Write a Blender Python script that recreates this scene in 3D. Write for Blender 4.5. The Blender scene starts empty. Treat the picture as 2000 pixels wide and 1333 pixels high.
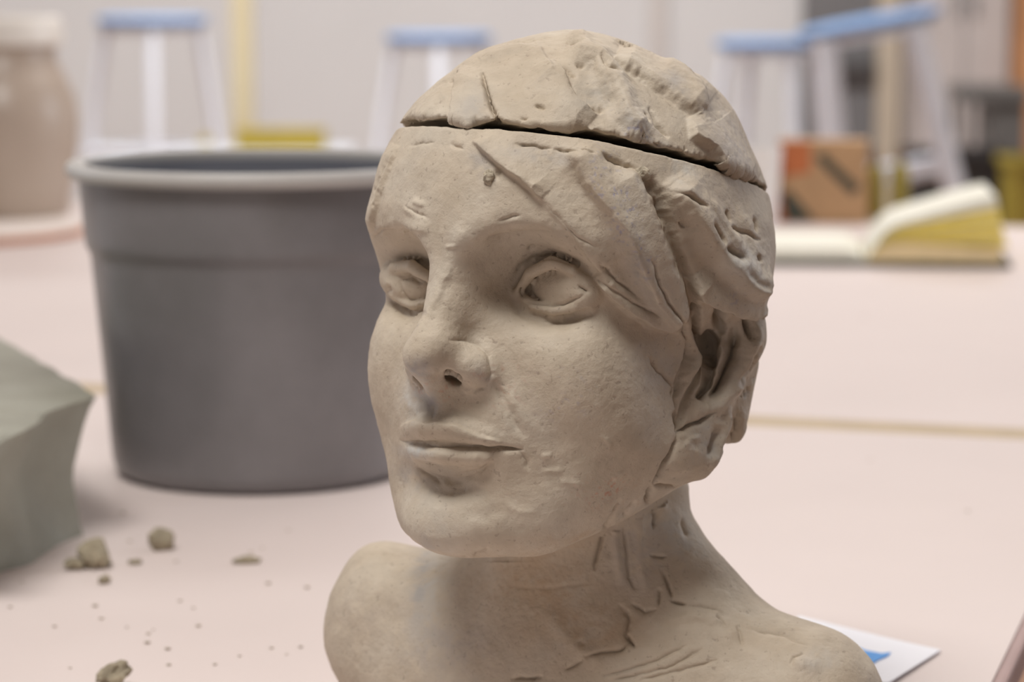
import bpy, bmesh, math, random
import numpy as np
from mathutils import Vector, Matrix, noise as mnoise
from mathutils.bvhtree import BVHTree

# ------------------------------------------------------------------ camera, world, light, exposure
scene = bpy.context.scene
COL = scene.collection
TABLE_Z = 0.74                       # height of the table top
EYE_Z = TABLE_Z + 0.182              # height of the sculpture's eyes
FPX = 5200.0                         # focal length in pixels of a 2000 x 1333 frame
CAM_LOC = Vector((-0.0212, -1.0, TABLE_Z + 0.29))
PITCH = math.atan(706.0 / FPX)

cam_data = bpy.data.cameras.new('camera')
cam_data.sensor_width = 36.0
cam_data.lens = FPX / 2000.0 * 36.0
cam_data.clip_start = 0.05
cam_data.clip_end = 60
cam_data.dof.use_dof = True
cam_data.dof.focus_distance = 0.935
cam_data.dof.aperture_fstop = 10.0
cam = bpy.data.objects.new('camera', cam_data)
cam.location = CAM_LOC
cam.rotation_euler = (math.pi / 2 - PITCH, 0, 0)
COL.objects.link(cam)
scene.camera = cam

world = bpy.data.worlds.new('world')
world.use_nodes = True
world.node_tree.nodes['Background'].inputs[0].default_value = (0.80, 0.86, 1.0, 1)
world.node_tree.nodes['Background'].inputs[1].default_value = 0.30
scene.world = world

def area_light(name, loc, target, sx, sy, energy, color):
    d = bpy.data.lights.new(name, 'AREA')
    d.shape = 'RECTANGLE'
    d.size, d.size_y = sx, sy
    d.energy, d.color = energy, color
    o = bpy.data.objects.new(name, d)
    o.location = loc
    o.rotation_euler = (Vector(target) - Vector(loc)).to_track_quat('-Z', 'Y').to_euler()
    COL.objects.link(o)
    return o

# fluorescent ceiling panels, and the daylight of a window on the right
area_light('ceiling_panel_light', (-0.5, -0.62, 2.68), (-0.2, -0.1, 0.9), 0.9, 0.6, 36, (1.0, 0.985, 0.955))
area_light('ceiling_panel_light', (0.8, 2.5, 2.8), (0.8, 2.5, 0), 2.2, 0.7, 36, (1.0, 0.99, 0.97))
area_light('ceiling_panel_light', (-0.4, 6.0, 2.8), (-0.4, 6.6, 0), 4.5, 0.9, 158, (1.0, 0.99, 0.98))
area_light('window_light', (3.3, 1.9, 1.7), (0, 0.2, 0.85), 1.6, 1.4, 30, (0.82, 0.90, 1.0))
area_light('window_light', (-3.9, 2.2, 1.7), (-0.2, 0.6, 0.8), 1.6, 1.4, 22, (0.78, 0.88, 1.0))

scene.view_settings.view_transform = 'Standard'
scene.view_settings.look = 'None'
scene.view_settings.exposure = 0.0
scene.view_settings.gamma = 1.0
scene.view_settings.use_curve_mapping = False

# ------------------------------------------------------------------ helpers
CP, SP = math.cos(PITCH), math.sin(PITCH)
CL = np.array(CAM_LOC)
def project(P):
    """world points (n,3) in metres -> pixel u, v and depth"""
    d = P - CL
    xc = d[:, 0]
    zc = d[:, 1] * CP - d[:, 2] * SP
    yc = -d[:, 1] * SP - d[:, 2] * CP
    return 1000 + FPX * xc / zc, 666.5 + FPX * yc / zc, zc
def ray(u, v):
    a, b = (u - 1000) / FPX, (v - 666.5) / FPX
    return Vector((a, CP - b * SP, -SP - b * CP))
def on_plane(u, v, z=TABLE_Z):
    """where the line of sight through a pixel meets the horizontal plane z"""
    r = ray(u, v)
    t = (z - CAM_LOC.z) / r.z
    return CAM_LOC + r * t
def at_depth(u, v, y):
    """where it meets the vertical plane at world y"""
    r = ray(u, v)
    return CAM_LOC + r * ((y - CAM_LOC.y) / r.y)

def tag(o, label=None, cat=None, group=None, kind=None):
    if label: o['label'] = label
    if cat: o['category'] = cat
    if group: o['group'] = group
    if kind: o['kind'] = kind
    return o
def empty(name, loc, rz=0.0):
    o = bpy.data.objects.new(name, None)
    o.empty_display_size = 0.05
    o.location = loc
    o.rotation_euler = (0, 0, rz)
    COL.objects.link(o)
    return o
def mesh_obj(name, me, mat=None, parent=None, smooth=False):
    if mat: me.materials.append(mat)
    if smooth:
        me.polygons.foreach_set('use_smooth', np.ones(len(me.polygons), dtype=bool))
        me.set_sharp_from_angle(angle=0.7)
    o = bpy.data.objects.new(name, me)
    COL.objects.link(o)
    if parent: o.parent = parent
    return o
NFINE = 6
# ------------------------------------------------------------------ the clay bust: signed distance sculpture
PSI = math.radians(36)
CY, SY = math.cos(PSI), math.sin(PSI)
F = np.float32
def smin(a, b, k):
    h = np.maximum(k - np.abs(a - b), 0) / k
    return np.minimum(a, b) - h * h * k * 0.25
def smax(a, b, k):
    return -smin(-a, -b, k)
def ell(p, c, r):
    q = [(p[i] - F(c[i])) for i in range(3)]
    k0 = np.sqrt(sum((q[i] / F(r[i])) ** 2 for i in range(3))) + F(1e-6)
    k1 = np.sqrt(sum((q[i] / F(r[i] ** 2)) ** 2 for i in range(3))) + F(1e-6)
    return k0 * (k0 - 1) / k1
def cap(p, a, b, ra, rb):
    a = np.array(a, F); b = np.array(b, F)
    ab = b - a
    q = [p[i] - a[i] for i in range(3)]
    t = np.clip(sum(q[i] * ab[i] for i in range(3)) / F(ab @ ab), 0, 1)
    return np.sqrt(sum((q[i] - t * ab[i]) ** 2 for i in range(3))) - (F(ra) + t * F(rb - ra))
def chain(p, pts, rs):
    d = None
    for i in range(len(pts) - 1):
        e = cap(p, pts[i], pts[i + 1], rs[i], rs[i + 1])
        d = e if d is None else np.minimum(d, e)
    return d
def mir(pts, s):
    return [(s * a, b, c) for a, b, c in pts]

def head_sdf(p):
    """p in head coordinates (cm): x to the sitter's left, y forward, z up from the eye line"""
    d = ell(p, (0, -0.5, 1.9), (7.2, 8.2, 5.9))                          # cranium with its hair
    d = smin(d, ell(p, (0, 0.6, 3.9), (4.6, 5.2, 4.9)), 2.0)             # crown
    d = smin(d, ell(p, (0, 2.3, 2.2), (5.9, 5.1, 5.0)), 1.5)             # forehead
    d = smin(d, ell(p, (0, 2.1, -3.6), (5.6, 5.3, 6.2)), 1.5)            # face
    for s in (-1, 1):
        d = smin(d, ell(p, (s * 3.5, 4.6, -2.9), (1.9, 1.8, 1.9)), 1.4)  # cheek
        d = smin(d, cap(p, (s * 4.9, 0.0, -5.6), (s * 2.2, 5.2, -8.4), 1.5, 1.4), 1.8)   # jaw
        d = smin(d, cap(p, (s * 3.6, 4.0, -5.0), (s * 2.7, 4.8, -7.2), 1.6, 1.2), 1.6)   # lower cheek
        d = smin(d, cap(p, (s * 1.2, 6.7, 1.9), (s * 4.4, 4.9, 1.6), 0.75, 0.7), 1.2)    # brow
        d = smin(d, ell(p, (s * 5.9, -1.6, 0.3), (1.4, 2.6, 2.0)), 1.2)  # hair over the ears
    d = smin(d, ell(p, (0, 6.35, -8.55), (2.2, 1.65, 1.45)), 1.2)           # chin
    d = smin(d, ell(p, (0, 5.9, -5.4), (2.9, 1.9, 2.3)), 1.3)            # mouth mound
    for s in (-1, 1):
        d = smax(d, -ell(p, (s * 3.25, 6.75, 0.0), (2.3, 1.9, 1.2)), 1.4)    # eye socket
    for s in (-1, 1):
        d = smax(d, -ell(p, (s * 2.35, 7.3, 0.9), (1.1, 1.0, 0.9)), 1.2)     # hollow beside the bridge
    d = smin(d, cap(p, (0, 6.25, 1.7), (0, 8.25, -2.2), 0.85, 0.92), 0.8)        # nose
    d = smin(d, ell(p, (0, 8.55, -2.35), (1.0, 0.95, 0.82)), 0.5)
    d = smin(d, cap(p, (0, 8.5, -2.9), (0, 7.7, -3.55), 0.42, 0.5), 0.3)      # columella
    for s in (-1, 1):
        d = smin(d, ell(p, (s * 1.15 + (0.2 if s < 0 else 0), 7.45, -2.95), (0.72, 0.85, 0.6)), 0.75)   # wing
        d = smin(d, ell(p, (s * 3.2, 4.6, -0.05), (2.0, 1.3, 1.2)), 0.1)   # eyeball
        up = mir([(1.45, 5.75, -0.25), (2.1, 6.0, 0.45), (3.0, 6.05, 0.8), (4.0, 5.65, 0.55), (4.85, 4.85, -0.2)], s)
        lo = mir([(1.45, 5.75, -0.3), (2.2, 5.85, -0.72), (3.1, 5.8, -0.85), (4.1, 5.45, -0.65), (4.85, 4.85, -0.25)], s)
        d = smin(d, chain(p, up, (0.14, 0.2, 0.23, 0.21, 0.15)), 0.12)
        d = smin(d, chain(p, lo, (0.12, 0.18, 0.2, 0.18, 0.13)), 0.18)
    # lips
    p = (p[0], p[1], p[2] - F(0.25))
    ul = [(-2.6, 6.5, -5.72), (-1.5, 7.4, -5.48), (-0.55, 7.85, -5.32), (0, 7.85, -5.38), (0.55, 7.85, -5.32), (1.5, 7.4, -5.48), (2.6, 6.5, -5.72)]
    ll = [(-2.5, 6.45, -5.98), (-1.4, 7.2, -6.24), (0, 7.7, -6.32), (1.4, 7.2, -6.24), (2.5, 6.45, -5.98)]
    d = smin(d, chain(p, ul, (0.2, 0.42, 0.52, 0.5, 0.52, 0.42, 0.2)), 0.2)
    d = smin(d, chain(p, ll, (0.25, 0.52, 0.62, 0.52, 0.25)), 0.12)
    d = smax(d, -ell(p, (0, 8.1, -7.3), (1.4, 0.75, 0.34)), 0.8)         # hollow under the lip
    p = (p[0], p[1], p[2] + F(0.25))
    for s in (-1, 1):
        d = smax(d, -ell(p, (s * 0.72, 8.0, -3.38), (0.2, 0.3, 0.5)), 0.1)    # nostril
    return d

def ear_sdf(p):
    e = cap(p, (5.9, -2.1, -2.3), (5.55, 0.2, -6.5), 1.2, 0.95)           # ear under its hair
    return smin(e, ell(p, (5.3, -2.9, -4.6), (1.2, 1.5, 2.0)), 0.6)      # lock behind it

BPSI = math.radians(28)
BC, BS = math.cos(BPSI), math.sin(BPSI)
def bust_sdf(P):
    """P: (n,3) cm, world axes, origin at the head's axis on the eye line"""
    X, Y, Z = (P[:, i].astype(F) for i in range(3))
    p = (X * F(CY) - Y * F(SY), -X * F(SY) - Y * F(CY), Z)
    d = head_sdf(p)
    q = (X * F(BC) - Y * F(BS), -X * F(BS) - Y * F(BC), Z)
    n = cap(q, (0.0, -1.0, -5), (0.0, -1.0, -14), 2.9, 3.6)              # neck
    n = smin(n, ell(q, (0, -0.8, -17.5), (9.5, 4.6, 5.6)), 2.5)          # chest
    for e, z in ((-8.1, -14.85), (9.2, -16.1)):
        n = smin(n, cap(q, (e * 0.45, -1.2, -15.0), (e, -1.2, z), 3.0, 3.15), 2.0)  # shoulder stump
    n = smin(n, cap(q, (4.5, -1.4, -12.6), (1.5, -1.8, -10), 1.6, 2.0), 2.2)
    d = smin(d, n, 1.2)
    d = smin(d, ear_sdf(p), 0.5)
    d = np.maximum(d, F(-18.2) - Z)
    return d

# cut between the head and its loose cap: plane in world-axis cm
CUT_N = np.array((0.16, 0.17, 1.0)); CUT_N /= np.linalg.norm(CUT_N)
def cut_plane(P):
    return (P @ CUT_N) - CUT_H
CUT_H = 4.0
GAP = 0.16
def gap_at(P):
    X = P[:, 0]
    g = 0.34 + 0.05 * np.sin(X * 1.3 + 0.6) + 0.03 * np.sin(X * 4.1) + 0.02 * np.sin(X * 9.7 + P[:, 1] * 3)
    g = g - 0.27 * np.exp(-((X + 3.75) / 0.6) ** 2) - 0.13 * np.clip((X - 3.0) / 3, 0, 1)
    return g
def head_part(P):
    return np.maximum(bust_sdf(P), (cut_plane(P)).astype(F))
def lid_part(P):
    return np.maximum(bust_sdf(P) - F(0.05), (gap_at(P) - cut_plane(P)).astype(F))

def surface_nets(fn, lo, hi, h):
    n = [int(math.ceil((hi[i] - lo[i]) / h)) + 1 for i in range(3)]
    ax = [lo[i] + h * np.arange(n[i]) for i in range(3)]
    G = np.stack(np.meshgrid(*ax, indexing='ij'), -1).reshape(-1, 3)
    V = np.empty(len(G), F)
    for i in range(0, len(G), 400000):
        V[i:i + 400000] = fn(G[i:i + 400000])
    V = V.reshape(n)
    S = V < 0
    nc = [m - 1 for m in n]
    cnt = np.zeros(nc, np.int32)
    acc = np.zeros(nc + [3])
    corner = lambda A, o: A[o[0]:o[0] + nc[0], o[1]:o[1] + nc[1], o[2]:o[2] + nc[2]]
    for a in range(3):
        o1, o2 = [(b) for b in range(3) if b != a]
        for i in (0, 1):
            for j in (0, 1):
                s = [0, 0, 0]; s[o1] = i; s[o2] = j
                e = list(s); e[a] = 1
                A, B = corner(V, s), corner(V, e)
                m = (A < 0) != (B < 0)
                t = np.where(m, A / np.where(m, A - B, 1), 0)
                cnt += m
                acc[..., a] += np.where(m, t, 0)
                acc[..., o1] += np.where(m, i, 0)
                acc[..., o2] += np.where(m, j, 0)
    live = cnt > 0
    idx = -np.ones(nc, np.int64)
    idx[live] = np.arange(live.sum())
    cells = np.stack(np.nonzero(live), -1)
    verts = np.array(lo) + h * (cells + acc[live] / cnt[live][:, None])
    quads = []
    for a in range(3):
        o1, o2 = (a + 1) % 3, (a + 2) % 3
        sl0 = [slice(None)] * 3; sl1 = [slice(None)] * 3
        sl0[a] = slice(0, -1); sl1[a] = slice(1, None)
        c = S[tuple(sl0)] != S[tuple(sl1)]
        inner = [slice(None)] * 3
        e = np.stack(np.nonzero(c), -1)
        e = e[(e[:, o1] > 0) & (e[:, o2] > 0) & (e[:, o1] < n[o1] - 1) & (e[:, o2] < n[o2] - 1)]
        flip = S[tuple(e.T)]
        def cell(d1, d2):
            k = e.copy(); k[:, o1] += d1; k[:, o2] += d2
            return idx[tuple(k.T)]
        q = np.stack([cell(-1, -1), cell(0, -1), cell(0, 0), cell(-1, 0)], -1)
        q[~flip] = q[~flip][:, ::-1]
        quads.append(q)
    return verts, np.concatenate(quads)

def newton(fn, P, it=2, eps=0.02):
    P = P.copy()
    for _ in range(it):
        for i in range(0, len(P), 400000):
            Q = P[i:i + 400000]
            d = fn(Q)
            g = np.stack([fn(Q + np.eye(3)[a] * eps) - fn(Q - np.eye(3)[a] * eps) for a in range(3)], -1) / (2 * eps)
            gn = np.maximum((g * g).sum(-1), 0.2)
            st = (d / gn)[:, None] * g
            l = np.linalg.norm(st, axis=1, keepdims=True)
            st *= np.minimum(1, 0.15 / np.maximum(l, 1e-9))
            P[i:i + 400000] = Q - st
    return P

def refine(V, Q, n):
    """split every quad of Q into n x n, welding shared points"""
    t = np.linspace(0, 1, n + 1)
    w = np.stack([np.outer(1 - t, 1 - t), np.outer(t, 1 - t), np.outer(t, t), np.outer(1 - t, t)], -1).reshape(-1, 4)
    P = np.einsum('kc,qcd->qkd', w, V[Q])
    g = np.arange((n + 1) ** 2).reshape(n + 1, n + 1)
    loc = np.stack([g[:-1, :-1], g[1:, :-1], g[1:, 1:], g[:-1, 1:]], -1).reshape(-1, 4)
    faces = (np.arange(len(Q)) * (n + 1) ** 2)[:, None, None] + loc[None]
    return P.reshape(-1, 3), faces.reshape(-1, 4)

def weld(P, Fc):
    k = np.round((P + 50) * 20000).astype(np.int64)
    key = (k[:, 0] << 42) ^ (k[:, 1] << 21) ^ k[:, 2]
    _, first, inv = np.unique(key, return_index=True, return_inverse=True)
    return P[first], inv[Fc]

def vert_normals(V, Q):
    fn_ = np.cross(V[Q[:, 2]] - V[Q[:, 0]], V[Q[:, 3]] - V[Q[:, 1]])
    N = np.zeros_like(V)
    for i in range(4):
        for a in range(3):
            N[:, a] += np.bincount(Q[:, i], fn_[:, a], len(V))
    return N / np.maximum(np.linalg.norm(N, axis=1, keepdims=True), 1e-12)

ORG = np.array((0.0, 0.0, EYE_Z))
def to_world(P):
    return P * 0.01 + ORG
def facing(Pw, N):
    d = CL - Pw
    d /= np.linalg.norm(d, axis=1, keepdims=True)
    return (N * d).sum(-1)

def sculpt(fn, lo, hi, h=0.22, nfine=6, ncoarse=2):
    V, Q = surface_nets(fn, lo, hi, h)
    V = newton(fn, V, 2)
    N = vert_normals(V, Q)
    u, v, z = project(to_world(V))
    ok = (facing(to_world(V), N) > -0.12) & (u > -60) & (u < 2060) & (v < 1380)
    vis = ok[Q].any(1)
    Pa, Fa = refine(V, Q[vis], nfine)
    Pb, Fb = refine(V, Q[~vis], ncoarse)
    P, Fc = weld(np.concatenate([Pa, Pb]), np.concatenate([Fa, Fb + len(Pa)]))
    P = newton(fn, P, 2)
    for _ in range(5):                                   # soften the spikes of tight creases
        M = P[Fc].mean(1)
        c = np.bincount(Fc.ravel(), minlength=len(P))
        A = np.stack([np.bincount(Fc.ravel(), np.repeat(M[:, a], 4), len(P)) for a in range(3)], -1) / c[:, None]
        P = P + 0.6 * (A - P)
    return P, Fc

def make_mesh(name, Pw, Fc):
    me = bpy.data.meshes.new(name)
    me.vertices.add(len(Pw)); me.loops.add(Fc.size); me.polygons.add(len(Fc))
    me.vertices.foreach_set('co', Pw.astype(F).ravel())
    me.loops.foreach_set('vertex_index', Fc.astype(np.int32).ravel())
    me.polygons.foreach_set('loop_start', np.arange(0, Fc.size, 4, dtype=np.int32))
    me.polygons.foreach_set('use_smooth', np.ones(len(Fc), dtype=bool))
    me.update(calc_edges=True)
    me.validate()
    return me
# ---- fit of the sculpture's proportions: landmarks of the model -> where they belong
def head_to_px(pts):
    p = np.array(pts, float)
    X = p[:, 0] * CY - p[:, 1] * SY
    Y = -p[:, 0] * SY - p[:, 1] * CY
    return np.stack(project(to_world(np.stack([X, Y, p[:, 2]], -1)))[:2], -1)
MARKS = [
    ((-4.85, 4.75, -0.2), (752, 570)), ((-3.0, 6.2, 0.85), (803, 516)), ((-3.1, 6.0, -0.95), (805, 604)),
    ((1.5, 5.9, -0.25), (1008, 574)), ((4.9, 4.85, -0.2), (1158, 580)), ((3.0, 6.2, 0.85), (1076, 510)), ((3.1, 6.0, -0.95), (1076, 612)),
    ((0, 9.5, -2.35), (808, 693)), ((2.0, 7.7, -2.8), (958, 718)), ((0.75, 8.15, -3.4), (885, 738)), ((0, 7.9, -3.9), (848, 776)),
    ((0, 6.95, 1.0), (890, 520)), ((0, 7.4, -0.5), (870, 580)),
    ((2.65, 6.95, -5.61), (1018, 880)), ((0, 8.4, -5.63), (850, 869)), ((-2.65, 6.95, -5.61), (784, 862)), ((1.4, 7.9, -5.6), (940, 874)),
    ((0, 8.4, -4.75), (842, 824)), ((0, 8.25, -6.75), (856, 922)), ((1.6, 7.4, -6.45), (945, 912)), ((0, 7.9, -8.7), (866, 1030)),
    ((3, 6.9, 1.9), (1035, 455)), ((-3, 6.9, 1.9), (778, 452)),
]
SIL_L = [(70, 1030), (98, 935), (140, 880), (200, 815), (240, 783), (310, 745), (350, 733), (390, 722), (440, 717), (500, 736), (540, 745),
         (570, 751), (600, 747), (650, 730), (690, 721), (730, 719), (780, 726), (835, 740), (870, 748), (905, 755), (940, 760), (975, 768),
         (1000, 773), (1030, 783), (1055, 800), (1080, 832)]
SIL_R = [(72, 1200), (95, 1255), (125, 1310), (150, 1370), (175, 1400), (205, 1425), (235, 1443), (275, 1460), (310, 1475), (345, 1490), (380, 1501),
         (440, 1512), (505, 1514), (540, 1507), (575, 1497), (610, 1493), (650, 1494), (700, 1488), (735, 1478), (780, 1463), (825, 1460), (855, 1446),
         (893, 1405), (927, 1385), (948, 1352)]
def row_extents(u, v, rows, side, keep):
    out = []
    for r in rows:
        m = keep & (np.abs(v - r) < 5)
        out.append((u[m].min() if side < 0 else u[m].max()) if m.any() else np.nan)
    return np.array(out)
def build_warp():
    lo, hi = (-12, -11, -19), (12, 11, 11)
    V, Q = surface_nets(bust_sdf, lo, hi, 0.3)
    V = newton(bust_sdf, V, 2)
    u, v, z = project(to_world(V))
    p = (V[:, 0] * CY - V[:, 1] * SY, -V[:, 0] * SY - V[:, 1] * CY)
    head = (V[:, 2] > -11.2)
    jaw = head & ~((V[:, 2] < -6.5) & (p[1] < 1.5))
    back = head & (V[:, 2] > -8.8)
    src, dst = [], []
    for (a, b) in MARKS:
        src.append(head_to_px([a])[0]); dst.append(b)
    for tab, side, keep in ((SIL_L, -1, jaw), (SIL_R, 1, back)):
        e = row_extents(u, v, [r for r, _ in tab], side, keep)
        for (r, t), x in zip(tab, e):
            if not np.isnan(x) and abs(x - t) < 130:
                src.append((x, r)); dst.append((t, r))
    # the chin, the crown, the neck and the shoulders
    for a, b in EXTRA:
        src.append(a); dst.append(b)
    src, dst = np.array(src, float), np.array(dst, float)
    if DEBUG:
        for s_, d_ in zip(src, dst): print('W', s_.round(), d_.round(), (d_ - s_).round())
    n = len(src)
    def kern(r2):
        return np.where(r2 > 0, r2 * np.log(np.maximum(r2, 1e-9)), 0) * 0.5
    K = kern(((src[:, None] - src[None]) ** 2).sum(-1) / 1e4) + np.eye(n) * 0.15
    Pm = np.concatenate([np.ones((n, 1)), src / 1000], 1)
    A = np.zeros((n + 3, n + 3)); A[:n, :n] = K; A[:n, n:] = Pm; A[n:, :n] = Pm.T
    rhs = np.zeros((n + 3, 2)); rhs[:n] = dst - src
    W = np.linalg.solve(A, rhs)
    def disp(uv):
        out = np.empty_like(uv)
        for i in range(0, len(uv), 50000):
            q = uv[i:i + 50000]
            k = kern(((q[:, None] - src[None]) ** 2).sum(-1) / 1e4)
            out[i:i + 50000] = k @ W[:n] + np.concatenate([np.ones((len(q), 1)), q / 1000], 1) @ W[n:]
        return out
    return disp
DEBUG = False
EXTRA = [((630, 1230), (630, 1240)), ((690, 1130), (700, 1112)), ((1735, 1330), (1735, 1330)), ((1500, 1170), (1500, 1172)),
         ((1000, 1333), (1000, 1333)), ((1300, 1333), (1300, 1333)), ((700, 1333), (700, 1333)), ((1300, 980), (1308, 985)), ((1360, 1090), (1365, 1090))]
WARP = None
def warp_world(Pw):
    u, v, z = project(Pw)
    d = WARP(np.stack([u, v], -1))
    d = np.clip(d, -60, 60)
    R = np.array((1.0, 0, 0)); D = np.array((0, -SP, -CP))
    return Pw + (d[:, :1] * R + d[:, 1:] * D) * (z / FPX)[:, None]
# ---- modelling marks: thumb strokes, cuts and added pellets of clay, pressed into the surface along its normals
# a stroke is (points, height, width on the left of travel, width on the right of travel); heights and widths in 1/52 cm
def vnoise(P, freq, seed):
    """smooth value noise, about -1..1"""
    q = P * freq + seed * 17.31
    i = np.floor(q).astype(np.int64); f = q - i
    f = f * f * (3 - 2 * f)
    def hsh(a, b, c):
        h = (a * 374761393 + b * 668265263 + c * 2147483647 + seed * 974711) & 0x7fffffff
        h = ((h ^ (h >> 13)) * 1274126177) & 0x7fffffff
        return ((h ^ (h >> 16)) & 0xffff) / 32767.5 - 1
    r = 0
    for a in (0, 1):
        for b in (0, 1):
            for c in (0, 1):
                w = (f[:, 0] if a else 1 - f[:, 0]) * (f[:, 1] if b else 1 - f[:, 1]) * (f[:, 2] if c else 1 - f[:, 2])
                r = r + w * hsh(i[:, 0] + a, i[:, 1] + b, i[:, 2] + c)
    return r

def stroke_field(u, v, pts, wl, wr, sharp=2.0, taper=True):
    pts = np.array(pts, float)
    m = 3.2 * max(wl, wr) + 4
    box = np.nonzero((u > pts[:, 0].min() - m) & (u < pts[:, 0].max() + m) & (v > pts[:, 1].min() - m) & (v < pts[:, 1].max() + m))[0]
    if not len(box): return box, None
    q = np.stack([u[box], v[box]], -1)
    seg = pts[1:] - pts[:-1]
    L = np.linalg.norm(seg, axis=1)
    T = np.concatenate([[0], np.cumsum(L)])
    best = np.full(len(q), 1e9); s = np.zeros(len(q)); t = np.zeros(len(q)); e = np.zeros(len(q))
    for k in range(len(seg)):
        d = seg[k] / L[k]
        r = q - pts[k]
        a = r @ d
        ac = np.clip(a, 0, L[k])
        off = r - ac[:, None] * d
        dist = np.linalg.norm(off, axis=1)
        b = dist < best
        side = -r[:, 0] * d[1] + r[:, 1] * d[0]
        best[b] = dist[b]
        s[b] = (np.sign(side) * dist)[b]
        t[b] = (T[k] + ac)[b]
        ends = np.abs(a - ac)
        if k > 0: ends = np.where(a < 0, 0, ends)
        if k < len(seg) - 1: ends = np.where(a > L[k], 0, ends)
        e[b] = ends[b]
    w = np.where(s < 0, wl, wr)
    f = np.exp(-np.abs(s / w) ** sharp)
    if taper:
        tl = min(0.3 * T[-1], 30)
        f *= np.clip(np.minimum(t, T[-1] - t) / tl + 0.25, 0, 1)
    f *= np.exp(-(e / max(3.0, 0.5 * min(wl, wr))) ** 2)
    return box, f

def blob_field(u, v, c, rx, ry, rot=0.0, hard=1.0):
    m = 2.2 * max(rx, ry)
    box = np.nonzero((np.abs(u - c[0]) < m) & (np.abs(v - c[1]) < m))[0]
    if not len(box): return box, None
    a = math.radians(rot)
    x, y = u[box] - c[0], v[box] - c[1]
    X, Y = (x * math.cos(a) + y * math.sin(a)) / rx, (-x * math.sin(a) + y * math.cos(a)) / ry
    return box, np.exp(-(X * X + Y * Y) ** hard)

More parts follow.
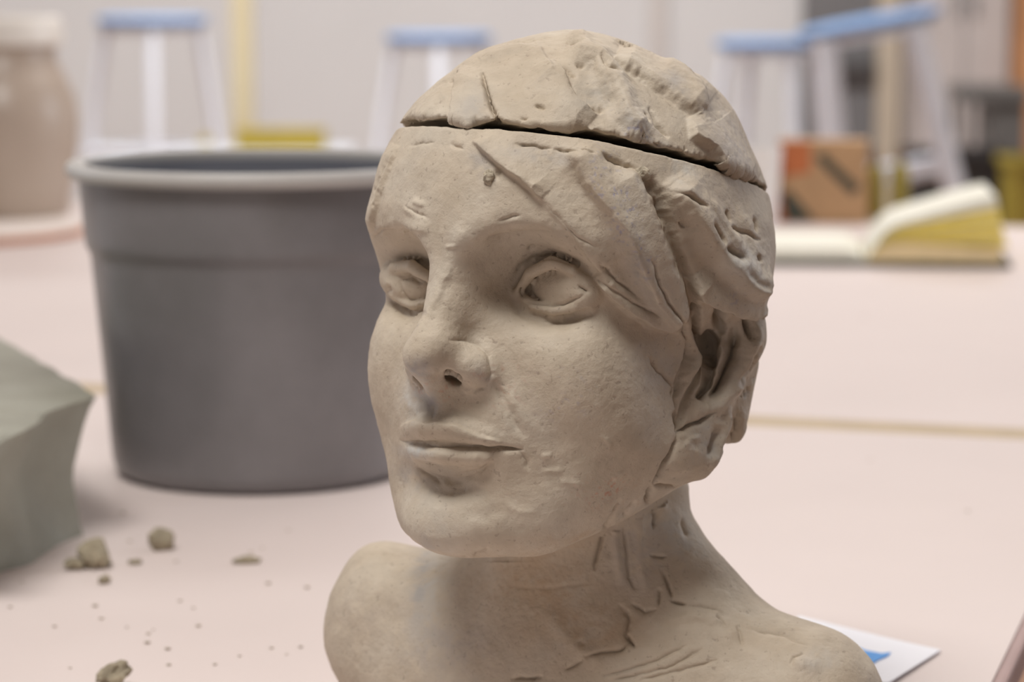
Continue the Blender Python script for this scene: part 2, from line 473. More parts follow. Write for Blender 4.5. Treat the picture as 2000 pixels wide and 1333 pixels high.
FACE = [
    # eyes
    ([(1002, 548), (1020, 524), (1045, 508), (1080, 502), (1120, 512), (1160, 540)], -5, 9, 4),
    ([(1014, 566), (1022, 578)], -9, 6, 6), ([(1128, 560), (1150, 572)], -5, 4, 4),
    ([(1000, 590), (1025, 612), (1060, 626), (1100, 628), (1150, 606)], -6, 5, 12),
    ([(1025, 588), (1060, 596), (1100, 596), (1140, 578)], -4, 2.5, 4),
    ([(770, 602), (800, 618), (835, 612)], -5, 5, 10),
    ([(780, 550), (786, 570), (800, 584), (818, 586)], -2.5, 3, 3), ([(782, 548), (805, 542), (826, 552)], -2, 3, 3),
    ([(755, 556), (762, 574)], -6, 5, 5),
    # brows
    ([(955, 464), (1010, 457), (1072, 452)], -5, 3, 8), ([(1030, 486), (1044, 482)], -4, 4, 4), ([(975, 434), (1000, 424), (1016, 421)], -3, 3, 4),
    ([(730, 462), (765, 440), (838, 452)], 6, 14, 8), ([(790, 402), (820, 420), (836, 426)], -3, 4, 3), ([(806, 392), (830, 400)], 4, 6, 6),
    ([(726, 470), (745, 448), (790, 446)], -4, 3, 6),
    ([(905, 448), (885, 480)], 3, 14, 14), ([(868, 484), (893, 480)], 3, 4, 4),
    # nose
    ([(880, 520), (850, 590), (815, 660)], 5, 7, 20), ([(878, 664), (910, 664), (936, 672), (955, 694), (962, 730), (950, 752)], -2.8, 3.5, 5),
    ([(872, 728), (886, 738), (898, 746)], -26, 7, 7),
    ([(815, 728), (850, 736), (875, 724)], -3, 9, 7), ([(800, 732), (818, 752), (845, 766)], 3, 8, 8), ([(812, 754), (824, 762)], -4, 3, 3),
    ([(905, 760), (930, 770)], 4, 6, 5), ([(915, 770), (950, 758)], -3, 3, 3),
    # nasolabial fold
    ([(966, 745), (985, 785), (1003, 825), (1022, 856)], -5, 10, 7), ([(990, 760), (1012, 800), (1040, 840)], 3, 14, 12),
    # mouth
    ([(784, 861), (815, 864), (860, 872), (900, 871), (950, 874), (985, 878), (1022, 880)], -3.2, 2.8, 3.0),
    ([(1018, 884), (1028, 900), (1032, 918)], -3, 4, 4),
    ([(925, 872), (985, 878), (1021, 880)], -6, 3, 3.3),
    ([(783, 834), (812, 826), (836, 832), (852, 828), (885, 834), (930, 850), (975, 864)], 6, 4, 17),
    ([(848, 786), (838, 812), (842, 828)], -4, 9, 8), ([(822, 780), (815, 818)], 3, 8, 8),
    ([(792, 876), (830, 886), (890, 892), (955, 890)], 7, 11, 18), ([(818, 910), (850, 928), (890, 934), (935, 924), (965, 902)], -3, 4, 10),
    ([(815, 914), (838, 930), (862, 942)], -3, 3, 3), ([(898, 926), (930, 922), (962, 905)], -3, 3, 3), ([(870, 940), (905, 940)], -3, 6, 6),
    ([(835, 955), (885, 960), (915, 950)], -4, 9, 9),
    # chin
    ([(846, 1080), (866, 1090), (888, 1095)], -4, 2.5, 3), ([(896, 1092), (914, 1090)], -3, 2.5, 3), ([(926, 1086), (942, 1080), (952, 1073)], -4, 2.5, 3),
    ([(900, 1000), (950, 1010), (985, 990)], -2.5, 12, 12),
    # cheek
    ([(1268, 698), (1290, 730), (1318, 748)], -4, 3, 3), ([(1300, 738), (1314, 756), (1310, 775)], -4, 3, 3),
    ([(1178, 852), (1190, 866), (1188, 882)], 3, 5, 5), ([(1056, 892), (1078, 888)], 2.5, 6, 6), ([(1060, 920), (1100, 920)], 2, 5, 6),
    ([(1200, 940), (1215, 920)], 3, 4, 4), 
    ([(980, 980), (1010, 1000), (1050, 1000)], 2, 8, 9), ([(1090, 940), (1140, 948)], 2, 7, 6),
    # jaw edge and neck
    ([(950, 1098), (1060, 1080), (1150, 1040), (1215, 985)], 3, 20, 10),
    ([(1211, 978), (1186, 1022), (1172, 1068), (1160, 1114)], -7, 2.8, 3.5), ([(1241, 978), (1218, 1010)], -6, 2.8, 3),
    ([(1222, 1030), (1221, 1058), (1228, 1128), (1240, 1150)], -5, 2.8, 3), ([(1205, 1000), (1200, 1060), (1215, 1140)], 4, 8, 8),
    ([(1250, 1010), (1248, 1080), (1262, 1160)], 4, 9, 9),
    ([(1270, 1085), (1300, 1090)], -5, 2.8, 3), ([(1290, 1112), (1306, 1150), (1312, 1170)], -6, 2.8, 3), ([(1308, 1174), (1340, 1180)], -7, 2.8, 3),
    ([(1288, 1150), (1286, 1180)], -5, 2.6, 3), ([(1236, 1180), (1260, 1196), (1280, 1190)], -5, 3, 4),
    ([(1000, 1146), (1060, 1150), (1150, 1140)], -1.2, 5, 5),
    ([(1210, 1180), (1228, 1205), (1222, 1240), (1240, 1262)], -6, 4, 6), ([(1142, 1284), (1170, 1276), (1215, 1268), (1232, 1250)], -6, 3, 4),
    ([(1222, 1245), (1240, 1262)], -6, 3, 3), ([(1130, 1250), (1140, 1262)], -4, 6, 6), ([(1105, 1310), (1140, 1290)], -4, 3, 3),
    ([(1000, 1326), (1030, 1326), (1058, 1322)], -7, 3, 4),
    ([(1060, 1190), (1130, 1270), (1180, 1300)], 5, 18, 18),
    # shoulder scratches
    ([(1180, 1320), (1260, 1300), (1340, 1262)], -3.5, 3, 3), ([(1190, 1332), (1300, 1306), (1370, 1270)], -3.5, 3, 3),
    ([(1250, 1330), (1330, 1310), (1400, 1290)], -3.5, 3, 3), ([(1300, 1216), (1360, 1204), (1420, 1220)], 4, 9, 9),
    ([(1340, 1180), (1400, 1190), (1430, 1205)], -3, 4, 3), ([(1440, 1225), (1450, 1260)], -4, 4, 3), ([(1400, 1200), (1415, 1225)], -4, 3, 3),
    ([(1470, 1230), (1530, 1240), (1580, 1262)], -3, 4, 4), ([(1545, 1300), (1550, 1285), (1570, 1280)], -4, 3, 3), ([(1560, 1300), (1600, 1300)], 3, 12, 12),
    ([(1340, 1050), (1332, 1015)], -4, 4, 4),
]
HAIR = [
    # fringe: its lower edge, the tip, the crest and the strand behind it
    ([(926, 276), (950, 300), (985, 331), (1020, 354), (1055, 388)], 17, 40, 3.5),
    ([(1040, 374), (1085, 418), (1120, 455), (1152, 497), (1185, 540)], 9, 40, 6),
    ([(1165, 540), (1192, 575), (1225, 606), (1262, 632), (1288, 639), (1316, 646)], 25, 34, 4),
    ([(1060, 395), (1090, 425), (1125, 460), (1165, 480)], -3, 3, 3), ([(1172, 512), (1200, 545), (1240, 577)], -6, 3, 3), ([(1168, 540), (1225, 585), (1275, 610)], -5, 3, 3),
    ([(1112, 296), (1150, 342), (1184, 408), (1216, 462), (1246, 518), (1272, 572), (1298, 606), (1316, 628)], 22, 36, 24), ([(1113, 306), (1132, 346), (1153, 380), (1179, 414), (1208, 452), (1226, 490), (1251, 541), (1281, 601), (1306, 630)], 17, 50, 6),
    ([(1215, 330), (1262, 420), (1302, 520), (1334, 600), (1348, 680), (1340, 750)], 20, 22, 26),
    ([(1262, 345), (1290, 378), (1304, 425), (1324, 488), (1345, 550), (1359, 620), (1364, 690)], -22, 8, 18),
    ([(1258, 500), (1274, 550), (1291, 585), (1317, 622), (1334, 662), (1330, 700), (1318, 760)], -7, 2.8, 3),
    ([(1287, 385), (1296, 415), (1302, 440)], -12, 4, 5), ([(1326, 430), (1334, 446)], -8, 4, 4),
    # lock over the ear
    ([(1306, 362), (1338, 410), (1374, 465), (1414, 515), (1452, 552), (1494, 572)], 36, 44, 18),
    ([(1345, 548), (1365, 577), (1398, 594), (1430, 604), (1462, 613), (1494, 618)], 26, 40, 4),
    ([(1372, 434), (1384, 455), (1394, 474)], -9, 3, 3.5), ([(1400, 478), (1418, 492), (1438, 504)], -12, 4, 7), ([(1308, 380), (1335, 392), (1362, 407)], -8, 2.8, 3),
    ([(1419, 442), (1450, 456), (1484, 470)], -6, 2.6, 3), ([(1415, 410), (1421, 434)], -6, 3, 3), ([(1472, 424), (1477, 452)], -6, 3.5, 3), ([(1470, 497), (1472, 512)], -6, 4, 4),
    ([(1365, 385), (1405, 440), (1440, 490)], 7, 12, 10), ([(1440, 410), (1462, 450), (1480, 520)], 6, 16, 14),
    ([(1440, 522), (1452, 545), (1478, 560)], -8, 8, 8),
    # temple strip on the far side
    ([(776, 288), (755, 335), (738, 392), (724, 452)], 11, 3.5, 30), ([(770, 300), (748, 350), (735, 395)], -4, 2.6, 3),
    # rim of the cut
    ([(1008, 283), (1040, 285), (1075, 291)], -5, 2.5, 3), ([(1082, 292), (1112, 298), (1140, 300)], -6, 2.5, 3), ([(1128, 294), (1160, 310)], -5, 2.5, 3),
    ([(1176, 304), (1215, 320), (1244, 335)], -9, 4, 7), ([(800, 284), (850, 276)], -3, 3, 3), ([(880, 282), (905, 290)], -4, 4, 3),
    # sideburn
    ([(1358, 625), (1364, 690), (1352, 750), (1336, 800), (1328, 842)], -14, 5, 8), ([(1336, 662), (1330, 715), (1320, 775), (1326, 832)], -7, 3, 3),
    ([(1345, 650), (1346, 720), (1335, 780)], 7, 9, 9),
]
EAR = [
    ([(1388, 652), (1380, 690), (1388, 715)], -42, 12, 13), ([(1386, 715), (1382, 750), (1366, 780)], -26, 8, 9),
    ([(1412, 602), (1404, 628), (1410, 650)], -30, 8, 9), ([(1436, 645), (1430, 690), (1412, 735), (1390, 775)], -34, 9, 10),
    ([(1408, 655), (1412, 690), (1400, 735), (1380, 780)], 10, 6, 6),
    ([(1460, 625), (1470, 668)], -26, 8, 8), ([(1484, 680), (1468, 715), (1440, 752)], -16, 5, 7), ([(1460, 745), (1475, 730)], -14, 6, 6), ([(1450, 775), (1464, 755)], -12, 5, 6),
    ([(1478, 640), (1466, 700), (1442, 748), (1410, 785), (1384, 812)], 12, 13, 13), ([(1440, 680), (1436, 705)], -5, 4, 4),
    ([(1364, 690), (1366, 730), (1356, 775)], 8, 9, 9), ([(1362, 640), (1370, 660)], 6, 6, 6), ([(1356, 618), (1366, 600)], -14, 6, 6),
    ([(1352, 800), (1385, 800)], 7, 16, 16),
    ([(1322, 850), (1343, 834), (1368, 822), (1396, 804)], -10, 3, 4), ([(1316, 805), (1326, 835), (1322, 846)], -9, 4, 4),
    ([(1324, 852), (1310, 885), (1294, 915), (1278, 945)], -10, 3.2, 3.5),
    ([(1345, 862), (1335, 900), (1340, 930)], 8, 34, 30), ([(1330, 872), (1348, 856), (1366, 852)], 5, 4, 8),
    ([(1404, 835), (1398, 866), (1388, 890)], -15, 8, 9), ([(1422, 795), (1418, 835), (1404, 880), (1384, 915)], 9, 7, 7),
    ([(1440, 806), (1428, 845), (1412, 888)], -14, 5, 7), ([(1450, 800), (1446, 840), (1430, 870)], 7, 10, 10),
    ([(1274, 950), (1266, 980), (1278, 1004)], -11, 4, 5), ([(1280, 948), (1330, 956)], -6, 3, 4), ([(1281, 1000), (1276, 1030)], -6, 3, 3),
    ([(1296, 975), (1290, 1000)], 5, 8, 8),
]
LID = [
    ([(942, 146), (953, 186), (962, 215), (974, 243), (986, 262)], -16, 2.6, 3),
    ([(900, 130), (893, 170), (886, 215), (884, 256)], 13, 46, 4), ([(885, 262), (930, 268), (980, 262)], 4, 14, 3),
    ([(878, 158), (890, 152), (898, 144)], -8, 4, 3), ([(835, 185), (860, 165), (880, 155)], -6, 5, 3), ([(810, 245), (850, 205), (885, 175)], 8, 24, 8), ([(790, 250), (830, 238), (870, 215)], 5, 10, 8),
    ([(940, 118), (985, 104), (1040, 88)], 9, 14, 7), ([(1048, 84), (1066, 120), (1080, 155)], 8, 6, 40),
    ([(985, 82), (1015, 84), (1040, 78)], -9, 3, 4), ([(1108, 84), (1122, 93), (1142, 96)], -9, 3, 4), ([(1206, 76), (1226, 86), (1242, 92)], -12, 4, 6), ([(1150, 100), (1165, 106)], -5, 3, 3),
    # torn edge in the middle and the hollow beside it
    ([(1078, 118), (1104, 156), (1126, 196), (1162, 226)], 18, 4, 70), ([(1100, 132), (1124, 148)], -8, 4, 4), ([(1106, 158), (1118, 180), (1144, 206)], -6, 4, 4),
    ([(1155, 208), (1172, 214), (1184, 206)], -10, 7, 5), ([(1126, 128), (1140, 134)], -6, 3, 3),
    ([(1112, 96), (1166, 122), (1192, 160), (1206, 190), (1220, 230), (1245, 258), (1256, 268)], 30, 26, 16),
    ([(1168, 128), (1184, 146), (1206, 156)], -10, 4, 5), ([(1176, 112), (1214, 134), (1262, 160)], -5, 4, 4), ([(1200, 122), (1265, 160), (1317, 196), (1358, 228)], 20, 50, 4), ([(1200, 124), (1265, 162), (1317, 198), (1358, 230)], -6, 3, 5),
    ([(1268, 212), (1284, 240), (1305, 268)], -10, 3, 4), ([(1256, 222), (1267, 242)], -6, 3, 3), ([(1275, 276), (1290, 290)], -5, 3, 3),
    ([(1345, 232), (1352, 268), (1388, 292), (1404, 312), (1440, 356), (1462, 370)], 20, 50, 5),
    ([(1290, 116), (1325, 150), (1356, 190), (1372, 238)], 16, 20, 16),
    ([(1352, 140), (1384, 168), (1400, 190)], 6, 10, 8),
    ([(1048, 208), (1064, 218)], -6, 2.6, 3), ([(1016, 233), (1030, 235)], -4, 2.6, 3),
    ([(995, 244), (1060, 250), (1120, 262)], 4, 9, 9), ([(986, 250), (1010, 252), (1040, 258)], -5, 3, 3),
]
BLOBS_HEAD = [((972, 338), 6, 12, 0, -7), ((1277, 352), 8, 12, 0, -6), ((1022, 352), 18, 10, 30, 4), ((1045, 365), 10, 7, 30, 4),
              ((800, 410), 16, 9, 30, 4), ((700, 1180), 60, 50, 0, 4), ((760, 1200), 40, 26, 40, -4), ((830, 1170), 26, 60, 30, 4),
              ((1420, 1240), 24, 14, 0, 4), ((1560, 1292), 18, 14, 0, 5), ((1180, 990), 26, 20, 0, 3), ((1120, 760), 60, 60, 0, 3), ((1230, 850), 40, 60, 0, 3)]
BLOBS_LID = [((1165, 186), 42, 30, 35, -9), ((1130, 72), 22, 9, 0, 10), ((1225, 84), 18, 7, 20, -5), ((1060, 70), 24, 6, 0, 4), ((1290, 104), 14, 8, 40, 4)]

def apply_marks(Pw, Fc, sets, blobs, seed, rough=1.0):
    N = vert_normals(Pw, Fc)
    u, v, z = project(Pw)
    fac = facing(Pw, N)
    # nearest surface per 6 px cell, so that a mark only reaches what it was made on
    iu, iv = np.clip((u / 6).astype(int), 0, 340), np.clip((v / 6).astype(int), 0, 240)
    zb = np.full((341, 241), 9.0)
    np.minimum.at(zb, (iu, iv), z)
    zp = np.pad(zb, 1, constant_values=9.0)
    zb = np.minimum.reduce([zp[a:a + 341, b:b + 241] for a in range(3) for b in range(3)])
    w = np.clip((fac - 0.02) / 0.25, 0, 1) * (z < zb[iu, iv] + 0.011)
    H = np.zeros(len(u))
    Pc = (Pw - ORG) * 100
    ju = u + 2.0 * vnoise(Pc, 2.6, seed) + 1.2 * vnoise(Pc, 6.0, seed + 1)
    jv = v + 2.0 * vnoise(Pc, 2.6, seed + 2) + 1.2 * vnoise(Pc, 6.0, seed + 3)
    for st, gain in sets:
        for pts, h, wl, wr in st:
            b, f = stroke_field(ju, jv, pts, wl, wr, 1.2 if h < 0 and wl < 5 else 2.0)
            if len(b): H[b] += gain * h * f * (1.55 if h < 0 and wl < 4.5 else 1.0)
    for c, rx, ry, rot, h in blobs:
        b, f = blob_field(ju, jv, c, rx, ry, rot)
        if len(b): H[b] += h * f
    H *= w
    # hand-worked unevenness all over
    n = 1.5 * vnoise(Pc, 0.9, seed + 5) + 0.9 * vnoise(Pc, 2.2, seed + 6) + 0.45 * vnoise(Pc, 5.0, seed + 7)
    H += rough * n
    return Pw + N * (H / 5200.0)[:, None], H
# ------------------------------------------------------------------ materials
def nodes_of(name):
    m = bpy.data.materials.new(name); m.use_nodes = True
    nt = m.node_tree
    return m, nt, nt.nodes['Principled BSDF']
def noise_node(nt, scale, detail=3.0, rough=0.5, coord='Object'):
    tc = nt.nodes.new('ShaderNodeTexCoord')
    n = nt.nodes.new('ShaderNodeTexNoise')
    n.inputs['Scale'].default_value = scale; n.inputs['Detail'].default_value = detail; n.inputs['Roughness'].default_value = rough
    nt.links.new(tc.outputs[coord], n.inputs['Vector'])
    return n
def ramp(nt, src, stops):
    r = nt.nodes.new('ShaderNodeValToRGB')
    e = r.color_ramp.elements
    while len(e) < len(stops): e.new(0.5)
    for el, (p, c) in zip(e, stops):
        el.position = p; el.color = (*c, 1)
    nt.links.new(src, r.inputs[0])
    return r
def bump(nt, b, src, dist, strength=1.0, prev=None):
    n = nt.nodes.new('ShaderNodeBump')
    n.inputs['Distance'].default_value = dist; n.inputs['Strength'].default_value = strength
    nt.links.new(src, n.inputs['Height'])
    if prev: nt.links.new(prev.outputs[0], n.inputs['Normal'])
    nt.links.new(n.outputs[0], b.inputs['Normal'])
    return n
def srgb(r, g, b):
    f = lambda c: (c / 255) / 12.92 if c <= 10 else ((c / 255 + 0.055) / 1.055) ** 2.4
    return (f(r), f(g), f(b))
def plain(name, col, rough=0.6, spread=0.08, scale=20.0, metallic=0.0, bmp=0.0):
    m, nt, b = nodes_of(name)
    n = noise_node(nt, scale, 4)
    lo = tuple(c * (1 - spread) for c in col); hi = tuple(min(1, c * (1 + spread)) for c in col)
    r = ramp(nt, n.outputs[0], [(0.3, lo), (0.7, hi)])
    nt.links.new(r.outputs[0], b.inputs['Base Color'])
    b.inputs['Roughness'].default_value = rough; b.inputs['Metallic'].default_value = metallic
    if bmp: bump(nt, b, n.outputs[0], bmp)
    return m

def clay_material():
    m, nt, b = nodes_of('sculpting_clay')
    big = noise_node(nt, 26, 5, 0.6); mid = noise_node(nt, 120, 4, 0.6); fine = noise_node(nt, 1500, 3, 0.6); grit = noise_node(nt, 520, 2, 0.5)
    r1 = ramp(nt, big.outputs[0], [(0.28, (0.46, 0.38, 0.29)), (0.5, (0.525, 0.445, 0.345)), (0.72, (0.55, 0.485, 0.395))])
    r2 = ramp(nt, mid.outputs[0], [(0.3, (0.90, 0.89, 0.88)), (0.7, (1.06, 1.06, 1.06))])
    mul = nt.nodes.new('ShaderNodeMix'); mul.data_type = 'RGBA'; mul.blend_type = 'MULTIPLY'; mul.inputs[0].default_value = 1
    nt.links.new(r1.outputs[0], mul.inputs[6]); nt.links.new(r2.outputs[0], mul.inputs[7])
    sp = ramp(nt, grit.outputs[0], [(0.28, (0.78, 0.76, 0.76)), (0.36, (1, 1, 1))])
    mul2 = nt.nodes.new('ShaderNodeMix'); mul2.data_type = 'RGBA'; mul2.blend_type = 'MULTIPLY'; mul2.inputs[0].default_value = 1
    nt.links.new(mul.outputs[2], mul2.inputs[6]); nt.links.new(sp.outputs[0], mul2.inputs[7])
    at = nt.nodes.new('ShaderNodeAttribute'); at.attribute_name = 'stain_shade'
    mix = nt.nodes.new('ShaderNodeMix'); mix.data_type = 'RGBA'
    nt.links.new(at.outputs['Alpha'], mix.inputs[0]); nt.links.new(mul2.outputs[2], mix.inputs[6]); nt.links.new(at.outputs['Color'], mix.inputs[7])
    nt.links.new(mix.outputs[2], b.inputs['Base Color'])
    b.inputs['Roughness'].default_value = 0.62
    b.inputs['Specular IOR Level'].default_value = 0.35
    p = bump(nt, b, mid.outputs[0], 0.0009, 0.5)
    p = bump(nt, b, grit.outputs[0], 0.0005, 0.5, p)
    bump(nt, b, fine.outputs[0], 0.0002, 0.5, p)
    return m
M = {}
M['clay'] = clay_material()
M['table'] = plain('pink_table_top', srgb(219, 205, 200), 0.5, 0.02, 6)
M['edge'] = plain('tan_table_edge', srgb(196, 176, 146), 0.6, 0.08, 30)
M['side'] = plain('mauve_edge_strip', srgb(168, 140, 136), 0.5, 0.06, 30)
M['steel'] = plain('grey_leg_steel', (0.25, 0.25, 0.26), 0.4, 0.05, 20, 0.6)
M['white_paint'] = plain('white_painted_steel', srgb(226, 233, 244), 0.45, 0.03, 15)
M['blue_seat'] = plain('blue_seat_plastic', srgb(114, 147, 190), 0.5, 0.06, 12)
M['wall'] = plain('grey_wall_paint', srgb(209, 210, 211), 0.9, 0.015, 3)
M['ceiling'] = plain('white_ceiling', srgb(235, 233, 228), 0.9, 0.02, 3)
M['floor'] = plain('brown_floor', srgb(158, 118, 92), 0.6, 0.12, 8)

# ------------------------------------------------------------------ mesh builders
def bm_obj(name, bm, mat, parent=None, smooth=False, bevel=0.0):
    me = bpy.data.meshes.new(name)
    if bevel:
        bmesh.ops.bevel(bm, geom=[e for e in bm.edges if len(e.link_faces) == 2 and e.calc_face_angle(0) > 0.6], offset=bevel, segments=2, affect='EDGES', profile=0.6)
    bmesh.ops.recalc_face_normals(bm, faces=bm.faces)
    bm.to_mesh(me); bm.free()
    return mesh_obj(name, me, mat, parent, smooth)
def add_box(bm, c, s, rot=None):
    r = bmesh.ops.create_cube(bm, size=1.0)
    mt = Matrix.Translation(c) @ (rot.to_4x4() if rot else Matrix()) @ Matrix.Diagonal((s[0], s[1], s[2], 1))
    bmesh.ops.transform(bm, matrix=mt, verts=r['verts'])
def add_lathe(bm, prof, seg=64, c=(0, 0, 0), closed=False, caps=(True, True)):
    rings = []
    for r, z in prof:
        rings.append([bm.verts.new((c[0] + r * math.cos(2 * math.pi * k / seg), c[1] + r * math.sin(2 * math.pi * k / seg), c[2] + z)) for k in range(seg)])
    for a, b in zip(rings, rings[1:]):
        for k in range(seg):
            bm.faces.new((a[k], a[(k + 1) % seg], b[(k + 1) % seg], b[k]))
    if closed:
        for k in range(seg):
            a, b = rings[-1], rings[0]
            bm.faces.new((a[k], a[(k + 1) % seg], b[(k + 1) % seg], b[k]))
    else:
        if caps[0]: bm.faces.new(rings[0])
        if caps[1]: bm.faces.new(rings[-1])
def add_tube(bm, a, b, r, seg=12, r2=None):
    a, b = Vector(a), Vector(b)
    q = (b - a).to_track_quat('Z', 'Y')
    rr = r if r2 is None else r2
    R = [[bm.verts.new(p + q @ Vector((rad * math.cos(2 * math.pi * k / seg), rad * math.sin(2 * math.pi * k / seg), 0))) for k in range(seg)] for p, rad in ((a, r), (b, rr))]
    for k in range(seg):
        bm.faces.new((R[0][k], R[0][(k + 1) % seg], R[1][(k + 1) % seg], R[1][k]))
    bm.faces.new(R[0]); bm.faces.new(R[1])
def box_obj(name, c, s, mat, parent=None, bevel=0.002, rz=0.0):
    bm = bmesh.new(); add_box(bm, c, s, Matrix.Rotation(rz, 3, 'Z') if rz else None)
    return bm_obj(name, bm, mat, parent, False, bevel)
def tube_obj(name, a, b, r, mat, parent=None, r2=None, seg=12):
    bm = bmesh.new(); add_tube(bm, a, b, r, seg, r2)
    return bm_obj(name, bm, mat, parent, True)

# ------------------------------------------------------------------ the room
X0, X1, Y0, Y1, HC = -4.2, 3.6, -3.4, 8.9, 2.9
def slab(name, c, s, mat):
    return tag(box_obj(name, c, s, mat, None, 0), kind='structure')
slab('floor', ((X0 + X1) / 2, (Y0 + Y1) / 2, -0.05), (X1 - X0, Y1 - Y0, 0.1), M['floor'])
slab('ceiling', ((X0 + X1) / 2, (Y0 + Y1) / 2, HC + 0.05), (X1 - X0, Y1 - Y0, 0.1), M['ceiling'])
slab('wall_back', ((X0 + X1) / 2, Y1 + 0.05, HC / 2), (X1 - X0, 0.1, HC), M['wall'])
slab('wall_front', ((X0 + X1) / 2, Y0 - 0.05, HC / 2), (X1 - X0, 0.1, HC), M['wall'])
slab('wall_left', (X0 - 0.05, (Y0 + Y1) / 2, HC / 2), (0.1, Y1 - Y0, HC), M['wall'])
slab('wall_right', (X1 + 0.05, (Y0 + Y1) / 2, HC / 2), (0.1, Y1 - Y0, HC), M['wall'])

# ------------------------------------------------------------------ two work tables pushed together
TR = math.radians(-17.0)
TX = Vector((math.cos(TR), math.sin(TR), 0)); TY = Vector((-math.sin(TR), math.cos(TR), 0))
seam = on_plane(1732, 835)
edge = (on_plane(2000, 1180) + on_plane(1950, 1333)) / 2
# corner where the near table's back edge meets its right side
corner = seam + TX * (edge - seam).dot(TX)
def work_table(name, origin, w0, w1, d0, d1, label, mats, sw=0.02):
    """top from w0..w1 along TX and d0..d1 along TY of origin"""
    root = empty(name, origin + TX * ((w0 + w1) / 2) + TY * ((d0 + d1) / 2) - Vector((0, 0, TABLE_Z)), TR)
    tag(root, label, 'table')
    w, d = w1 - w0, d1 - d0
    box_obj('tabletop', (0, 0, TABLE_Z - 0.0125), (w - 2 * sw, d - 0.04, 0.025), mats[0], root, 0)
    for sx, sy, sz in ((0, 1, (w, 0.02, 0.028)), (0, -1, (w, 0.02, 0.028))):
        box_obj('edge_strip', (0, sy * (d / 2 - 0.01), TABLE_Z - 0.014), sz, mats[1], root, 0.002)
    for sx in (1, -1):
        box_obj('edge_strip', (sx * (w / 2 - sw / 2), 0, TABLE_Z - 0.007), (sw, d - 0.04, 0.014), mats[2], root, 0.002)
        for sy in (1, -1):
            box_obj('leg', (sx * (w / 2 - 0.12), sy * (d / 2 - 0.1), (TABLE_Z - 0.028) / 2), (0.04, 0.04, TABLE_Z - 0.03), M['steel'], root, 0.002)
    return root
work_table('work_table', corner, -1.9, 0.006, -1.35, -0.002, 'pink-topped work table that carries the clay head and the grey bucket', (M['table'], M['edge'], M['side']), 0.006)
far_depth = (on_plane(1990, 441) - corner).dot(TY)
work_table('work_table', corner, -1.75, 1.3, 0.002, far_depth, 'pink-topped work table behind the tan seam, carrying the open book', (M['table'], M['edge'], M['edge']))

# ------------------------------------------------------------------ the clay head and its cap
def stain_shade_attr(me, Pw, N, blobs, seed):
    u, v, z = project(Pw)
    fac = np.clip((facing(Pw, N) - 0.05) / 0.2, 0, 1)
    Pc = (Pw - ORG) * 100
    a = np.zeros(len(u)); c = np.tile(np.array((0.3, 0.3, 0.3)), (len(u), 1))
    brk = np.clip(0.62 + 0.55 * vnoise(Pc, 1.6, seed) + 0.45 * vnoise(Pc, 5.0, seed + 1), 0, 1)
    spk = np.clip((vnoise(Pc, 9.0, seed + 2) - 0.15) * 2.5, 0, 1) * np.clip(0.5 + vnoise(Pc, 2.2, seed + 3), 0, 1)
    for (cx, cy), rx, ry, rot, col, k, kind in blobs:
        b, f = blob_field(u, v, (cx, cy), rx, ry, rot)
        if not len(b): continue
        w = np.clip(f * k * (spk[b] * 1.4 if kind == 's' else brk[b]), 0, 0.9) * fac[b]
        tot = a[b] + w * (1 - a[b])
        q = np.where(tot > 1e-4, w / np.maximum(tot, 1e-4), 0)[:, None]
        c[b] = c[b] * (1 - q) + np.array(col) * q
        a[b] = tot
    at = me.attributes.new('stain_shade', 'FLOAT_COLOR', 'POINT')
    at.data.foreach_set('color', np.concatenate([c, a[:, None]], 1).astype(F).ravel())
GREY, PALE, VIOLET, RUST, TAN = (0.25, 0.25, 0.27), (0.53, 0.525, 0.50), (0.29, 0.28, 0.40), (0.50, 0.25, 0.17), (0.46, 0.34, 0.23)
